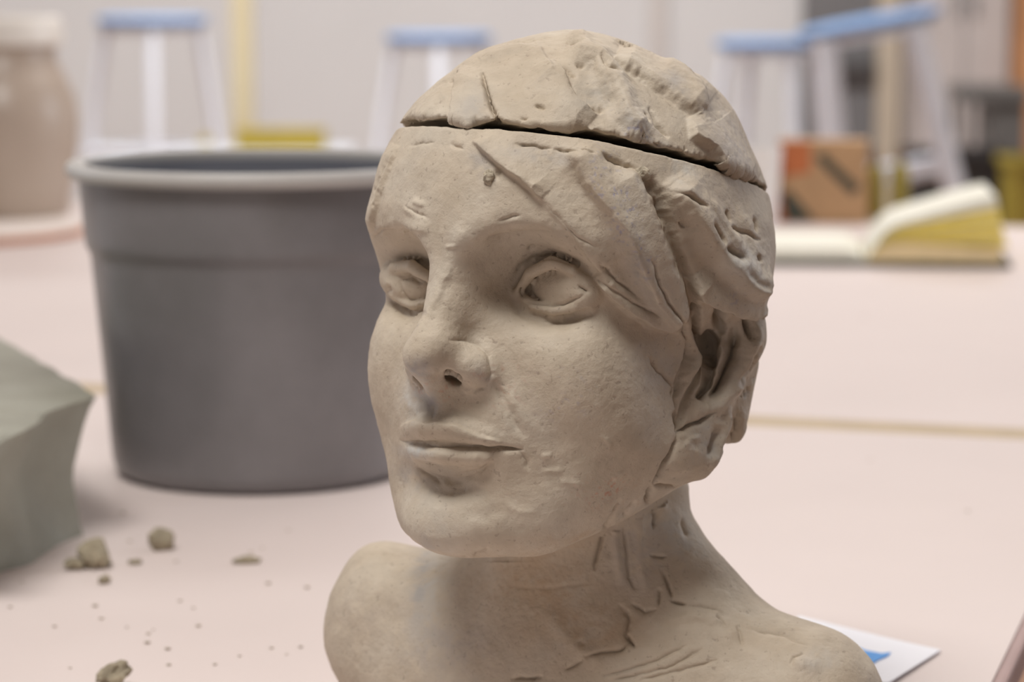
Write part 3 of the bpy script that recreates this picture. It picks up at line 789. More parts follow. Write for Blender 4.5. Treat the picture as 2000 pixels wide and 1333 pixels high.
STAINS_AND_SHADE = [
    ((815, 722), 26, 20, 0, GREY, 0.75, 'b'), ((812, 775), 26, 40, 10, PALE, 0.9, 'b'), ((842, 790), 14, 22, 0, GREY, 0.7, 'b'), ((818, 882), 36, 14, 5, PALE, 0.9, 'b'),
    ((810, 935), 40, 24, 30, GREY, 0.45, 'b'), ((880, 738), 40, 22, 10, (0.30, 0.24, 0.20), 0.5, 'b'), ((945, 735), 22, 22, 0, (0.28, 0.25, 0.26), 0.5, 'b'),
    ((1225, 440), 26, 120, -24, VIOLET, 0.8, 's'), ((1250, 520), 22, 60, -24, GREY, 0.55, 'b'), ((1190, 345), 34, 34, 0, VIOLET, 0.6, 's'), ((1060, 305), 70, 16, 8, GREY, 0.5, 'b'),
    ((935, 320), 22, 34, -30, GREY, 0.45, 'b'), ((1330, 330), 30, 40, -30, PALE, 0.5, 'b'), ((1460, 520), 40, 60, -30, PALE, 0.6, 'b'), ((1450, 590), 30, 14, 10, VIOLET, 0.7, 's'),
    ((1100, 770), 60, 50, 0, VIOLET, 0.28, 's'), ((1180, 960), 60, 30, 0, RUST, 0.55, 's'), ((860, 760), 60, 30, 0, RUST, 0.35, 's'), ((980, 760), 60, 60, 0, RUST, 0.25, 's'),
    ((1050, 1140), 130, 60, 10, TAN, 0.85, 'b'), ((1150, 1230), 120, 60, 0, TAN, 0.75, 'b'), ((1120, 1060), 90, 30, -20, TAN, 0.6, 'b'), ((840, 1150), 40, 110, 10, PALE, 0.55, 'b'), ((820, 1130), 16, 70, 10, GREY, 0.5, 'b'),  # TAN on the neck: shadow under the jaw put into the colour
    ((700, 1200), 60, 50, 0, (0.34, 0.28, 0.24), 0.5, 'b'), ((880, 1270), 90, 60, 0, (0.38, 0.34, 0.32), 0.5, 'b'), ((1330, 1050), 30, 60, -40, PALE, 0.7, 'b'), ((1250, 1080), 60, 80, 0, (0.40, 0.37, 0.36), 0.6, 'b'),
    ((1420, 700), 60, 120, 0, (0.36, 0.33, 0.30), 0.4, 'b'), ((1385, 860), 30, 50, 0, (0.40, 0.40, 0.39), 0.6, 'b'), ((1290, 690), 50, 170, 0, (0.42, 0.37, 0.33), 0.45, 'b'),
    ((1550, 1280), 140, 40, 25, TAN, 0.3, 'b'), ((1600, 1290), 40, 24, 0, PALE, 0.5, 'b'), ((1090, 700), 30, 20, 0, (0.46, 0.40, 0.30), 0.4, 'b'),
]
LID_STAINS = [
    ((1160, 185), 46, 40, 0, (0.36, 0.33, 0.29), 0.8, 'b'), ((1250, 265), 22, 50, -40, VIOLET, 0.7, 's'), ((1245, 250), 26, 44, -40, PALE, 0.6, 'b'), ((1325, 165), 20, 44, -40, GREY, 0.45, 'b'),
    ((1290, 300), 34, 20, 30, PALE, 0.7, 'b'), ((1440, 290), 40, 90, -20, (0.42, 0.38, 0.36), 0.7, 'b'), ((925, 215), 30, 50, 0, (0.40, 0.37, 0.34), 0.6, 'b'), ((1050, 180), 90, 70, 0, (0.44, 0.36, 0.26), 0.5, 'b'),
]
WARP = build_warp()
P, Fc = sculpt(head_part, (-14, -11, -19), (14, 11, 11), nfine=NFINE)
Pw = warp_world(to_world(P))
Pw, H = apply_marks(Pw, Fc, ((FACE, 1.15), (HAIR, 1.0), (EAR, 1.2)), BLOBS_HEAD, 3, 0.8)
Pw[:, 2] = np.where(P[:, 2] < -18.1, TABLE_Z, np.maximum(Pw[:, 2], TABLE_Z))
me = make_mesh('clay_bust', Pw, Fc)
stain_shade_attr(me, Pw, vert_normals(Pw, Fc), STAINS_AND_SHADE, 21)
bust = tag(mesh_obj('clay_bust', me, M['clay']), 'unfired tan clay bust of a short-haired woman, cut open above the brow', 'sculpture')
bvh = BVHTree.FromPolygons([tuple(c) for c in Pw[::1]], [tuple(q) for q in Fc[facing(Pw[Fc[:, 0]], vert_normals(Pw, Fc)[Fc[:, 0]]) > -0.2]])
def pellet(u, v, rx, ry, seed):
    hit = bvh.ray_cast(CAM_LOC, ray(u, v).normalized())
    rnd = random.Random(seed); off = Vector((seed * 3.1, seed * 1.7, 0))
    bm = bmesh.new(); bmesh.ops.create_icosphere(bm, subdivisions=3, radius=1)
    k = hit[3] / FPX
    for q in bm.verts:
        q.co *= 1 + 0.35 * mnoise.noise(q.co * 1.6 + off) + 0.15 * mnoise.noise(q.co * 4 + off)
        q.co = hit[0] + Vector((q.co.x * rx * k, q.co.y * 9 * k, q.co.z * ry * k)) + hit[1] * 2 * k
    bm_obj('clay_pellet', bm, M['pellet'], bust)
M['pellet'] = plain('dry_clay_pellet', (0.42, 0.36, 0.27), 0.85, 0.25, 300, 0, 0.0008)
pellet(956, 348, 11, 15, 2); pellet(1254, 341, 15, 14, 5)
P, Fc = sculpt(lid_part, (-10, -11, 2), (10, 11, 11), nfine=NFINE)
Pw = warp_world(to_world(P))
Pw, H = apply_marks(Pw, Fc, ((LID, 1.0),), BLOBS_LID, 11, 0.9)
me = make_mesh('clay_skullcap', Pw, Fc)
stain_shade_attr(me, Pw, vert_normals(Pw, Fc), LID_STAINS, 31)
tag(mesh_obj('clay_skullcap', me, M['clay']), 'cut-off clay crown of hair resting loosely on top of the bust', 'sculpture part')
# ------------------------------------------------------------------ grey bucket
def bucket():
    c = on_plane(512, 917)
    root = tag(empty('bucket', c), 'grey plastic bucket with a rolled rim, standing behind the clay head', 'bucket')
    m, nt, b = nodes_of('grey_bucket_plastic')
    n = noise_node(nt, 9, 5, 0.6)
    r = ramp(nt, n.outputs[0], [(0.3, (0.160, 0.152, 0.154)), (0.55, (0.205, 0.194, 0.200)), (0.75, (0.245, 0.232, 0.238))])
    nt.links.new(r.outputs[0], b.inputs['Base Color'])
    b.inputs['Roughness'].default_value = 0.28
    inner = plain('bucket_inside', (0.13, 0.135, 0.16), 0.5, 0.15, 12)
    rim = plain('bucket_rim', (0.52, 0.50, 0.48), 0.45, 0.05, 15)
    h = 0.1845
    bm = bmesh.new()
    add_lathe(bm, [(0.004, 0.0), (0.076, 0.0), (0.0835, 0.0015), (0.0868, 0.005), (0.0885, 0.011), (0.0925, 0.06), (0.0985, 0.128), (0.0990, 0.1315), (0.1003, 0.134), (0.1016, 0.1365), (0.1022, 0.141), (0.1045, h - 0.012), (0.1048, h - 0.004)], 96, caps=(True, False))
    bm_obj('wall', bm, m, root, True)
    bm = bmesh.new()
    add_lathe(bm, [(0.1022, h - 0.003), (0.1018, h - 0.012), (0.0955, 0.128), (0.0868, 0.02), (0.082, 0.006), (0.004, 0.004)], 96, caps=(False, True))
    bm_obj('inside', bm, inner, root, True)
    bm = bmesh.new()
    prof = [(0.1095 + 0.0027 * math.cos(t), h - 0.0038 + 0.0042 * math.sin(t)) for t in [k * math.pi / 6 for k in range(-3, 6)]]
    prof = [(0.1040, h - 0.0095), (0.1095, h - 0.0085)] + prof + [(0.1015, h - 0.0005), (0.1012, h - 0.004)]
    add_lathe(bm, prof, 96, closed=True)
    bm_obj('rim', bm, rim, root, True)
    # a dried smear of clay on its side
    return root
bucket()

# ------------------------------------------------------------------ block of clay, crumbs, dust
def lump(name, c, s, mat, seed, flat=0.35, lobes=0.25, sub=3, label=None, cat='clay crumb', group=None, rz=0.0, tip=0.0):
    rnd = random.Random(seed)
    bm = bmesh.new()
    bmesh.ops.create_icosphere(bm, subdivisions=sub, radius=1.0)
    off = Vector((rnd.uniform(0, 50), rnd.uniform(0, 50), rnd.uniform(0, 50)))
    for v in bm.verts:
        n = mnoise.noise(v.co * 1.3 + off) * lobes * 1.6 + mnoise.noise(v.co * 3.1 + off) * lobes * 0.8 + mnoise.noise(v.co * 7 + off) * lobes * 0.25
        v.co *= 1 + n
        v.co.z += tip * v.co.x
    mt = Matrix.Rotation(rz, 4, 'Z') @ Matrix.Diagonal((s[0], s[1], s[2], 1))
    bmesh.ops.transform(bm, matrix=mt, verts=bm.verts)
    z0 = min(v.co.z for v in bm.verts)
    cut = z0 + flat * s[2]
    for v in bm.verts:
        v.co.z = max(v.co.z, cut) - cut
    o = bm_obj(name, bm, mat, None, False)
    o.location = c
    if label: tag(o, label, cat, group)
    return o

def clay_block():
    H = 0.0745
    Cb, A = on_plane(164, 1046), on_plane(-30, 1142)
    Bt = on_plane(-10, 652, TABLE_Z + H)
    Ct = on_plane(191, 770, TABLE_Z + H)
    At = on_plane(-30, 888, TABLE_Z + H)
    m, nt, b = nodes_of('wet_grey_clay')
    n = noise_node(nt, 22, 5, 0.6); n2 = noise_node(nt, 700, 2)
    r = ramp(nt, n.outputs[0], [(0.3, (0.25, 0.24, 0.19)), (0.55, (0.30, 0.292, 0.235)), (0.75, (0.345, 0.34, 0.285))])
    nt.links.new(r.outputs[0], b.inputs['Base Color']); b.inputs['Roughness'].default_value = 0.55
    p = bump(nt, b, n.outputs[0], 0.002, 0.5); bump(nt, b, n2.outputs[0], 0.0004, 0.6, p)
    far = Vector((-0.20, 0.02, 0))
    loop_t = [Ct, At, At + far, Bt + far, Bt]
    loop_b = [Cb, A, A + far, Bt + far - Vector((0, 0, H)), Bt - Vector((0, 0, H)) + Vector((0.004, 0, 0))]
    # outline rings, subdivided and drawn in at the waist like a slab cut with wire
    NS, NZ = 14, 10
    bm = bmesh.new(); rings = []
    for iz in range(NZ + 1):
        t = iz / NZ; ring = []
        for k in range(5):
            for j in range(NS):
                s = j / NS
                bb = loop_b[k].lerp(loop_b[(k + 1) % 5], s); tt = loop_t[k].lerp(loop_t[(k + 1) % 5], s)
                q = bb.lerp(tt, t)
                ctr = (Cb + far * 0.5 + A) / 2
                inw = (Vector((ctr.x, ctr.y, q.z)) - q).normalized()
                q = q + inw * (0.010 * math.sin(math.pi * t) * (1 if k in (0, 4) else 0.3))
                if k == 0: q = q + inw * 0.008 * math.sin(math.pi * s) * (0.3 + t) + inw * 0.004 * math.sin(s * 9)
                q = q + inw * 0.003 * mnoise.noise(q * 40)
                if iz == NZ: q.z = TABLE_Z + H - 0.0015
                if iz == 0: q.z = TABLE_Z
                ring.append(bm.verts.new(q))
        rings.append(ring)
    n_ = len(rings[0])
    for a, b2 in zip(rings, rings[1:]):
        for k in range(n_):
            bm.faces.new((a[k], a[(k + 1) % n_], b2[(k + 1) % n_], b2[k]))
    # top: a slightly smaller ring lifted, then a fan
    ct = sum((v.co for v in rings[-1]), Vector()) / n_
    prev = rings[-1]
    for f_, dz in ((0.985, 0.0015), (0.6, 0.0022), (0.3, 0.001)):
        ring = [bm.verts.new(Vector((ct.x + (v.co.x - ct.x) * f_, ct.y + (v.co.y - ct.y) * f_, TABLE_Z + H - 0.0015 + dz + 0.0012 * mnoise.noise(v.co * 60 * f_)))) for v in rings[-1]]
        for k in range(n_):
            bm.faces.new((prev[k], prev[(k + 1) % n_], ring[(k + 1) % n_], ring[k]))
        prev = ring
    bm.faces.new(prev); bm.faces.new(rings[0])
    o = bm_obj('clay_block', bm, m, None, True)
    tag(o, 'big block of wet grey-green clay with a smooth top, left of the bucket', 'clay block')
clay_block()
M['crumb'] = plain('dry_clay_crumb', (0.32, 0.27, 0.19), 0.8, 0.25, 160, 0, 0.001)
def crumb(u, v, w, h, d, seed, label, rz=0.0, tip=0.0, lobes=0.3):
    c = on_plane(u, v)
    k = (c - CAM_LOC).length / FPX
    return lump('clay_crumb', c, (w * k / 2, d * k / 2, h * k / 2 * 1.25), M['crumb'], seed, 0.3, lobes, 3, label, 'clay crumb', 'clay crumbs on the pink table', rz, tip)
crumb(184, 1108, 62, 46, 70, 3, 'largest clay crumb, lying beside the foot of the grey clay block')
crumb(146, 1112, 34, 20, 40, 8, 'low clay crumb touching the left of the largest crumb')
crumb(316, 1074, 48, 36, 46, 5, 'rounded clay crumb in front of the bucket, right of the largest crumb')
crumb(204, 1140, 22, 14, 24, 9, 'tiny dark clay crumb just in front of the largest crumb')
crumb(264, 1102, 24, 9, 26, 12, 'faint tiny clay crumb between the largest and the rounded crumb')
crumb(482, 1100, 54, 12, 30, 15, 'thin flat sliver of clay lying nearest the left shoulder of the bust', 0.05, 0, 0.2)
crumb(222, 1345, 64, 40, 60, 18, 'pointed clay crumb cut off by the bottom edge of the photo', 0.2, 0.5)
def dust():
    rnd = random.Random(4)
    bm = bmesh.new()
    spots = [(107, 1226), (248, 1227), (290, 1240), (300, 1232), (240, 1005), (524, 1142), (352, 1176), (378, 1190), (186, 1186), (20, 1188), (288, 1258), (328, 1270), (330, 1301), (420, 1300),
             (1688, 620), (1890, 1000), (1530, 800), (1700, 900), (600, 1150), (560, 1280)]
    for u, v in spots + [(rnd.uniform(0, 640), rnd.uniform(1010, 1330)) for _ in range(14)]:
        if 620 < u < 1740 and v > 1050: continue
        c = on_plane(u, v); s = rnd.uniform(0.0005, 0.0013)
        r = bmesh.ops.create_icosphere(bm, subdivisions=1, radius=s)
        bmesh.ops.transform(bm, matrix=Matrix.Translation(c + Vector((0, 0, s * 0.55))) @ Matrix.Diagonal((1.4, 1, 0.5, 1)), verts=r['verts'])
    o = bm_obj('clay_dust', bm, plain('pale_clay_dust', (0.45, 0.38, 0.31), 0.9, 0.1, 90), None)
    tag(o, 'specks of dry clay dust scattered over the pink table', 'dust', kind='stuff')
dust()

# ------------------------------------------------------------------ paper beside the bust
def paper():
    root = None
    p = [on_plane(1560, 1207), on_plane(1838, 1276), on_plane(1735, 1345), on_plane(1470, 1300)]
    n = 12
    bm = bmesh.new()
    def pos(i, j, dz):
        a, b = i / n, j / n
        q = p[0].lerp(p[1], a).lerp(p[3].lerp(p[2], a), b)
        q.z = TABLE_Z + 0.0004 + dz + 0.006 * max(0, a - 0.6) ** 2 * (0.6 + b)
        return q
    g0 = [[bm.verts.new(pos(i, j, 0)) for j in range(n + 1)] for i in range(n + 1)]
    g1 = [[bm.verts.new(pos(i, j, 0.0005)) for j in range(n + 1)] for i in range(n + 1)]
    for i in range(n):
        for j in range(n):
            bm.faces.new((g1[i][j], g1[i + 1][j], g1[i + 1][j + 1], g1[i][j + 1]))
            bm.faces.new((g0[i][j], g0[i][j + 1], g0[i + 1][j + 1], g0[i + 1][j]))
    for i in range(n):
        for a, b in (((i, 0), (i + 1, 0)), ((i, n), (i + 1, n)), ((0, i), (0, i + 1)), ((n, i), (n, i + 1))):
            bm.faces.new((g0[a[0]][a[1]], g0[b[0]][b[1]], g1[b[0]][b[1]], g1[a[0]][a[1]]))
    o = bm_obj('paper_sheet', bm, plain('white_paper', srgb(240, 240, 246), 0.7, 0.01, 30), None, False)
    tag(o, 'white paper sheet with a blue painted mark, beside the right shoulder of the bust', 'paper')
    px = [(1600, 1262), (1640, 1256), (1660, 1258), (1690, 1272), (1722, 1278), (1740, 1276), (1733, 1283), (1716, 1290), (1700, 1300), (1660, 1292), (1620, 1280)]
    bm = bmesh.new()
    vs = []
    for u, v in px:
        q = on_plane(u, v, TABLE_Z + 0.0014); vs.append(bm.verts.new(q))
    f = bm.faces.new(vs)
    r = bmesh.ops.extrude_face_region(bm, geom=[f])
    for v in [x for x in r['geom'] if isinstance(x, bmesh.types.BMVert)]: v.co.z += 0.0003
    bm_obj('painted_mark', bm, plain('blue_paint', srgb(72, 150, 224), 0.6, 0.1, 60), o)['label'] = 'blue painted mark'
paper()

# ------------------------------------------------------------------ open book
def book():
    c = on_plane(1690, 522)
    k = (c - CAM_LOC).length / FPX
    rz = math.radians(-6)
    root = tag(empty('open_book', c, rz), 'open thick book with cream and yellow pages on the far table', 'book')
    cover = plain('dark_book_cover', (0.035, 0.035, 0.025), 0.5, 0.2, 20)
    cream = plain('cream_paper', srgb(238, 236, 222), 0.8, 0.02, 40)
    yell = plain('yellow_page_edges', srgb(250, 228, 118), 0.8, 0.06, 60)
    tan = plain('tan_page_block', srgb(238, 216, 170), 0.8, 0.08, 90)
    D = 0.19
    L, R = -220 * k, 275 * k
    bm = bmesh.new()
    add_box(bm, ((L + R) / 2, D / 2, 0.0035), (R - L + 0.004, D + 0.006, 0.005))
    bm_obj('cover', bm, cover, root, False, 0.0015)
    def sheet_stack(name, prof_lo, prof_hi, y0, y1, mat, ny=3):
        bm = bmesh.new(); n = len(prof_lo)
        rows = []
        for y in (y0, y1):
            rows.append(([bm.verts.new((x, y, z)) for x, z in prof_lo], [bm.verts.new((x, y, z)) for x, z in prof_hi]))
        (a0, b0), (a1, b1) = rows
        for i in range(n - 1):
            bm.faces.new((b0[i], b0[i + 1], b1[i + 1], b1[i])); bm.faces.new((a0[i], a0[i + 1], a1[i + 1], a1[i]))
            bm.faces.new((a0[i], a0[i + 1], b0[i + 1], b0[i])); bm.faces.new((a1[i], a1[i + 1], b1[i + 1], b1[i]))
        bm.faces.new((a0[0], b0[0], b1[0], a1[0])); bm.faces.new((a0[-1], b0[-1], b1[-1], a1[-1]))
        return bm_obj(name, bm, mat, root, False)
    xs = [i / 14 for i in range(15)]
    # left page block: low, falling into the gutter
    lo = [(L + (0 - L) * t * 0.985, 0.006) for t in xs]
    hi = [(L + (0 - L) * t * 0.985, 0.006 + 0.012 * (1 - max(0, (t - 0.82) / 0.18) ** 2 * 0.8)) for t in xs]
    sheet_stack('left_page_block', lo, hi, 0.002, D, cream)
    # right page block
    def arch(t, h, bulge): return 0.006 + h * min(1, (t / 0.16) ** 0.6 if t > 0 else 0) * (1 - 0.35 * max(0, t - 0.3)) + bulge * math.sin(math.pi * min(1, t * 1.25))
    Rr = R * 0.94
    lo = [(0.001 + Rr * t, 0.006) for t in xs]; h1 = [(0.001 + Rr * t, arch(t, 0.017, 0.002)) for t in xs]
    sheet_stack('right_page_block', lo, h1, 0.0, D, tan)
    # fanned sheets above it, lifting towards the fore edge
    NP = 16
    def page_line(j):
        f = j / (NP - 1)
        lift = 0.052 * f ** 1.6
        ln = Rr * (1.04 - 0.10 * f)
        return [(0.002 + ln * t, 0.0185 * min(1, (max(t, 0.001) / 0.16) ** 0.6) * (1 - 0.3 * max(0, t - 0.3)) + 0.0065 + (0.006 * f) * min(1, t * 4) + lift * (t ** 1.5) * (1.15 - 0.45 * t) + 0.0008 * j * min(1, t * 6) * 0.6) for t in xs]
    for j in range(NP):
        lo, nx = page_line(j), page_line(j + 1)
        hi = [(x, z + max(0.0004, (zn - z) * (0.86 if j < NP - 1 else 0.5))) for (x, z), (_, zn) in zip(lo, nx)]
        sheet_stack('page', lo, hi, 0.003 + 0.002 * math.sin(j * 2.3), D * (0.97 + 0.02 * math.sin(j)), cream if j > 12 or j % 5 == 4 else yell)
book()

# ------------------------------------------------------------------ dish and vase at the left
def vase_and_dish():
    c = on_plane(-110, 458)
    k = (c - CAM_LOC).length / FPX
    white = plain('white_plaster', srgb(226, 214, 206), 0.7, 0.04, 14)
    terra = plain('terracotta_rim', srgb(196, 140, 112), 0.7, 0.1, 20)
    d = tag(empty('round_board', c), 'large round white board with a terracotta foot under the beige vase', 'board')
    bm = bmesh.new(); add_lathe(bm, [(0.01, 0.0076), (262 * k, 0.0076), (266 * k, 0.009), (266 * k, 0.011), (263 * k, 0.0125), (0.01, 0.0125)], 96)
    bm_obj('board_top', bm, white, d, True)
    bm = bmesh.new(); add_lathe(bm, [(0.01, 0.0), (264 * k, 0.0), (270 * k, 0.002), (271 * k, 0.006), (268 * k, 0.0076), (0.01, 0.0076)], 96)
    bm_obj('board_foot', bm, terra, d, True)
    c = on_plane(18, 440); k = (c - CAM_LOC).length / FPX
    m, nt, b = nodes_of('beige_vase_glaze')
    n = noise_node(nt, 10, 4); r = ramp(nt, n.outputs[0], [(0.3, srgb(174, 158, 144)), (0.7, srgb(186, 170, 156))])
    nt.links.new(r.outputs[0], b.inputs['Base Color']); b.inputs['Roughness'].default_value = 0.3
    v = tag(empty('beige_vase', c + Vector((0, 0, 0.0125))), 'glossy beige vase with a white collar standing on the round board', 'vase')
    P = lambda du, dv: (du * k, dv * k)
    bm = bmesh.new()
    add_lathe(bm, [P(3, 0), P(112, 0), P(118, 6), P(124, 60), P(134, 130), P(138, 180), P(132, 225), P(112, 270), P(96, 300), P(96, 318), P(104, 326)], 64)
    bm_obj('body', bm, m, v, True)
    bm = bmesh.new()
    add_lathe(bm, [P(98, 322), P(112, 326), P(114, 344), P(108, 372), P(98, 378), P(92, 374), P(92, 330)], 64, closed=True)
    bm_obj('collar', bm, plain('white_collar_glaze', srgb(228, 222, 214), 0.35, 0.03, 12), v, True)
vase_and_dish()

# ------------------------------------------------------------------ printed carton, paper cup, bottles and ball at the far edge of the table
def carton():
    c = on_plane(1612, 437)
    k = (c - CAM_LOC).length / FPX
    w, h, d = 172 * k, 160 * k, 0.06
    rz = math.radians(-8)
    root = tag(empty('carton', c + Vector((0, d / 2, 0)), rz), 'small orange and tan cardboard carton with a dark diagonal stripe', 'box')
    card = plain('tan_card', srgb(186, 150, 112), 0.7, 0.12, 25)
    orange = plain('orange_print', srgb(188, 108, 62), 0.6, 0.1, 25)
    dark = plain('dark_green_print', srgb(62, 66, 56), 0.6, 0.15, 25)
    bm = bmesh.new(); add_box(bm, (0, 0, h / 2), (w, d, h))
    bm_obj('card_body', bm, card, root, False, 0.001)
    def patch(name, pts, mat):
        bm = bmesh.new()
        vs = [bm.verts.new((x * w - w / 2, -d / 2 - 0.0002, z * h)) for x, z in pts]
        f = bm.faces.new(vs)
        r = bmesh.ops.extrude_face_region(bm, geom=[f])
        for v in [q for q in r['geom'] if isinstance(q, bmesh.types.BMVert)]: v.co.y -= 0.0004
        bm_obj(name, bm, mat, root)
    patch('orange_panel', [(0.01, 0.99), (0.36, 0.99), (0.36, 0.62), (0.01, 0.55)], orange)
    patch('stripe', [(0.40, 0.80), (0.50, 0.86), (0.92, 0.44), (0.84, 0.34)], dark)
    patch('dark_corner', [(0.04, 0.36), (0.14, 0.40), (0.42, 0.04), (0.10, 0.02)], dark)
    patch('orange_panel', [(0.005, 0.40), (0.035, 0.40), (0.10, 0.01), (0.005, 0.01)], orange)
carton()
def cup():
    c = on_plane(1480, 440); k = (c - CAM_LOC).length / FPX
    root = tag(empty('paper_cup', c), 'plain white cup half hidden behind the clay head, left of the carton', 'cup')
    bm = bmesh.new(); add_lathe(bm, [(0.002, 0), (36 * k, 0), (37 * k, 2 * k), (45 * k, 150 * k), (46.5 * k, 153 * k), (43.5 * k, 153 * k), (35 * k, 5 * k), (0.002, 4 * k)], 40)
    bm_obj('cup_wall', bm, plain('white_cup', srgb(238, 236, 234), 0.6, 0.02, 10), root, True)
cup()
def bottles():
    olive = plain('olive_glaze_plastic', srgb(158, 142, 56), 0.45, 0.1, 20)
    capm = plain('brown_bottle_cap', srgb(120, 92, 60), 0.5, 0.1, 20)
    def one(u, v, lab):
        c = on_plane(u, v); k = (c - CAM_LOC).length / FPX
        root = tag(empty('squeeze_bottle', c), lab, 'bottle', 'olive bottles behind the book')
        bm = bmesh.new(); add_lathe(bm, [(0.002, 0), (15 * k, 0), (17 * k, 2 * k), (17 * k, 80 * k), (13 * k, 95 * k), (8 * k, 102 * k), (8 * k, 106 * k)], 32)
        bm_obj('body', bm, olive, root, True)
        bm = bmesh.new(); add_lathe(bm, [(9 * k, 104 * k), (9 * k, 116 * k), (4 * k, 122 * k), (2.5 * k, 136 * k)], 24)
        bm_obj('cap', bm, capm, root, True)
        return root
    one(1708, 424, 'olive squeeze bottle right next to the cardboard carton')
    one(1756, 420, 'olive squeeze bottle farther from the carton, beside the black bin')
    c = on_plane(1690, 432); k = (c - CAM_LOC).length / FPX
    bm = bmesh.new(); bmesh.ops.create_icosphere(bm, subdivisions=3, radius=1)
    for q in bm.verts: q.co = Vector((q.co.x * 21 * k, q.co.y * 19 * k, (q.co.z + 1) * 22 * k * (1 - 0.12 * max(0, q.co.z))))
    tag(bm_obj('putty_ball', bm, plain('pale_pink_putty', srgb(206, 178, 172), 0.7, 0.05, 30), None, True), 'pale pink lump of putty between carton and book', 'putty')
bottles()

# ------------------------------------------------------------------ stools along the back of the room
def make_stool(u, v, wpx, y, label, tilt=0.0, turn=0.0, spread=1.3, leg_r=0.016, phase=0.0):
    c = at_depth(u, v, y)
    k = (c - CAM_LOC).length / FPX
    R = wpx * k / 2
    H = c.z
    root = tag(empty('stool', (c.x, c.y, 0), turn), label, 'stool', 'blue stools along the back of the room')
    bm = bmesh.new()
    add_lathe(bm, [(0.01, H - 0.006), (R * 0.92, H - 0.008), (R, H - 0.001), (R * 1.01, H + 0.008), (R * 0.98, H + 0.016), (R * 0.85, H + 0.019), (0.01, H + 0.019)], 48)
    bm_obj('seat', bm, M['blue_seat'], root, True)
    bm = bmesh.new(); add_lathe(bm, [(R * 0.8, H - 0.03), (R * 0.86, H - 0.03), (R * 0.86, H - 0.006), (R * 0.8, H - 0.006)], 48, closed=True)
    bm_obj('seat_ring', bm, M['white_paint'], root, True)
    foot = []
    for q in range(4):
        a = q * math.pi / 2 + phase
        t = Vector((R * 0.84 * math.cos(a), R * 0.84 * math.sin(a), H - 0.012)); f = Vector((R * spread * 1.28 * math.cos(a), R * spread * 1.28 * math.sin(a), 0.012))
        tube_obj('leg', f, t, leg_r, M['white_paint'], root, seg=14)
        tube_obj('foot_cap', f + Vector((0, 0, -0.012)), f + (t - f) * 0.03, leg_r * 1.25, M['steel'], root, seg=14)
        foot.append((f, t))
    for q in range(4):
        s = (H - 0.36) / H
        a = foot[q][0].lerp(foot[q][1], s); b = foot[(q + 1) % 4][0].lerp(foot[(q + 1) % 4][1], s)
        tube_obj('crossbar', a, b, 0.014, M['white_paint'], root, seg=10)
    if tilt:
        root.rotation_euler = (0, -tilt, 0)
        low = min((Matrix.Rotation(-tilt, 4, 'Y') @ Vector((s * R * spread * 1.28, 0, 0))).z for s in (-1, 1)) - leg_r * 1.2
        top = Matrix.Rotation(-tilt, 4, 'Y') @ Vector((0, 0, H))
        root.location = (c.x - top.x, c.y, c.z - top.z)
    return root
make_stool(297, 44, 212, 6.6, 'white-legged stool with a blue seat, standing left above the bucket', turn=0.135)
make_stool(857, 77, 206, 6.9, 'white-legged stool with a blue seat, half hidden by the clay crown', turn=0.03)
make_stool(1505, 90, 214, 6.1, 'upright blue-seated stool just behind the tilted stool', turn=0.35)
make_stool(1697, 50, 276, 5.5, 'blue-seated stool tilted to one side, in front of the upright stool near the door', tilt=math.radians(10.3), spread=1.15, leg_r=0.027, phase=math.pi / 4 - 0.133)

# ------------------------------------------------------------------ back of the room
def pole_and_bench():
    y = 7.75
    yel = plain('pale_yellow_paint', srgb(190, 179, 148), 0.6, 0.04, 8)
    p0, p1 = at_depth(455, 280, y), at_depth(497, 280, y)
    o = box_obj('post', ((p0.x + p1.x) / 2, y, HC / 2), (p1.x - p0.x, 0.05, HC), yel, None, 0.004)
    tag(o, 'pale yellow upright post rising behind the grey bucket', 'post')
    y = 7.6
    t = at_depth(400, 290, y - 0.25)
    a, b = at_depth(170, 290, y - 0.25), at_depth(690, 290, y - 0.25)
    root = tag(empty('low_bench', ((a.x + b.x) / 2, y - 0.25, 0)), 'low white bench behind the bucket, under the yellow case', 'bench')
    w = b.x - a.x
    box_obj('bench_top', (0, 0, t.z - 0.015), (w, 0.28, 0.03), M['white_paint'], root, 0.004)
    for sx in (-1, 1):
        for sy in (-1, 1):
            box_obj('leg', (sx * (w / 2 - 0.04), sy * 0.1, (t.z - 0.03) / 2), (0.04, 0.04, t.z - 0.03), M['white_paint'], root, 0.003)
    olive = plain('olive_yellow_plastic', srgb(160, 143, 50), 0.5, 0.1, 14)
    c0, c1, ct = at_depth(466, 290, y - 0.3), at_depth(634, 290, y - 0.3), at_depth(500, 252, y - 0.3)
    case = tag(empty('yellow_case', ((c0.x + c1.x) / 2, y - 0.3, t.z)), 'flat olive-yellow case lying on the low bench', 'case')
    h = ct.z - t.z
    box_obj('case_body', (0, 0, h * 0.33), (c1.x - c0.x, 0.13, h * 0.66), olive, case, 0.004)
    box_obj('case_lid', (0, 0, h * 0.83), (c1.x - c0.x + 0.004, 0.134, h * 0.33), olive, case, 0.004)
    q = at_depth(405, 290, y - 0.3); k = (q - CAM_LOC).length / FPX
    bm = bmesh.new(); add_lathe(bm, [(0.002, 0), (15 * k, 0), (16 * k, 2 * k), (16 * k, 18 * k), (12 * k, 22 * k), (12 * k, 26 * k), (0.002, 26 * k)], 28)
    o = bm_obj('yellow_jar', bm, olive, None, True); o.location = (q.x, q.y, t.z)
    tag(o, 'small yellow jar on the low bench, left of the olive case', 'jar')
pole_and_bench()

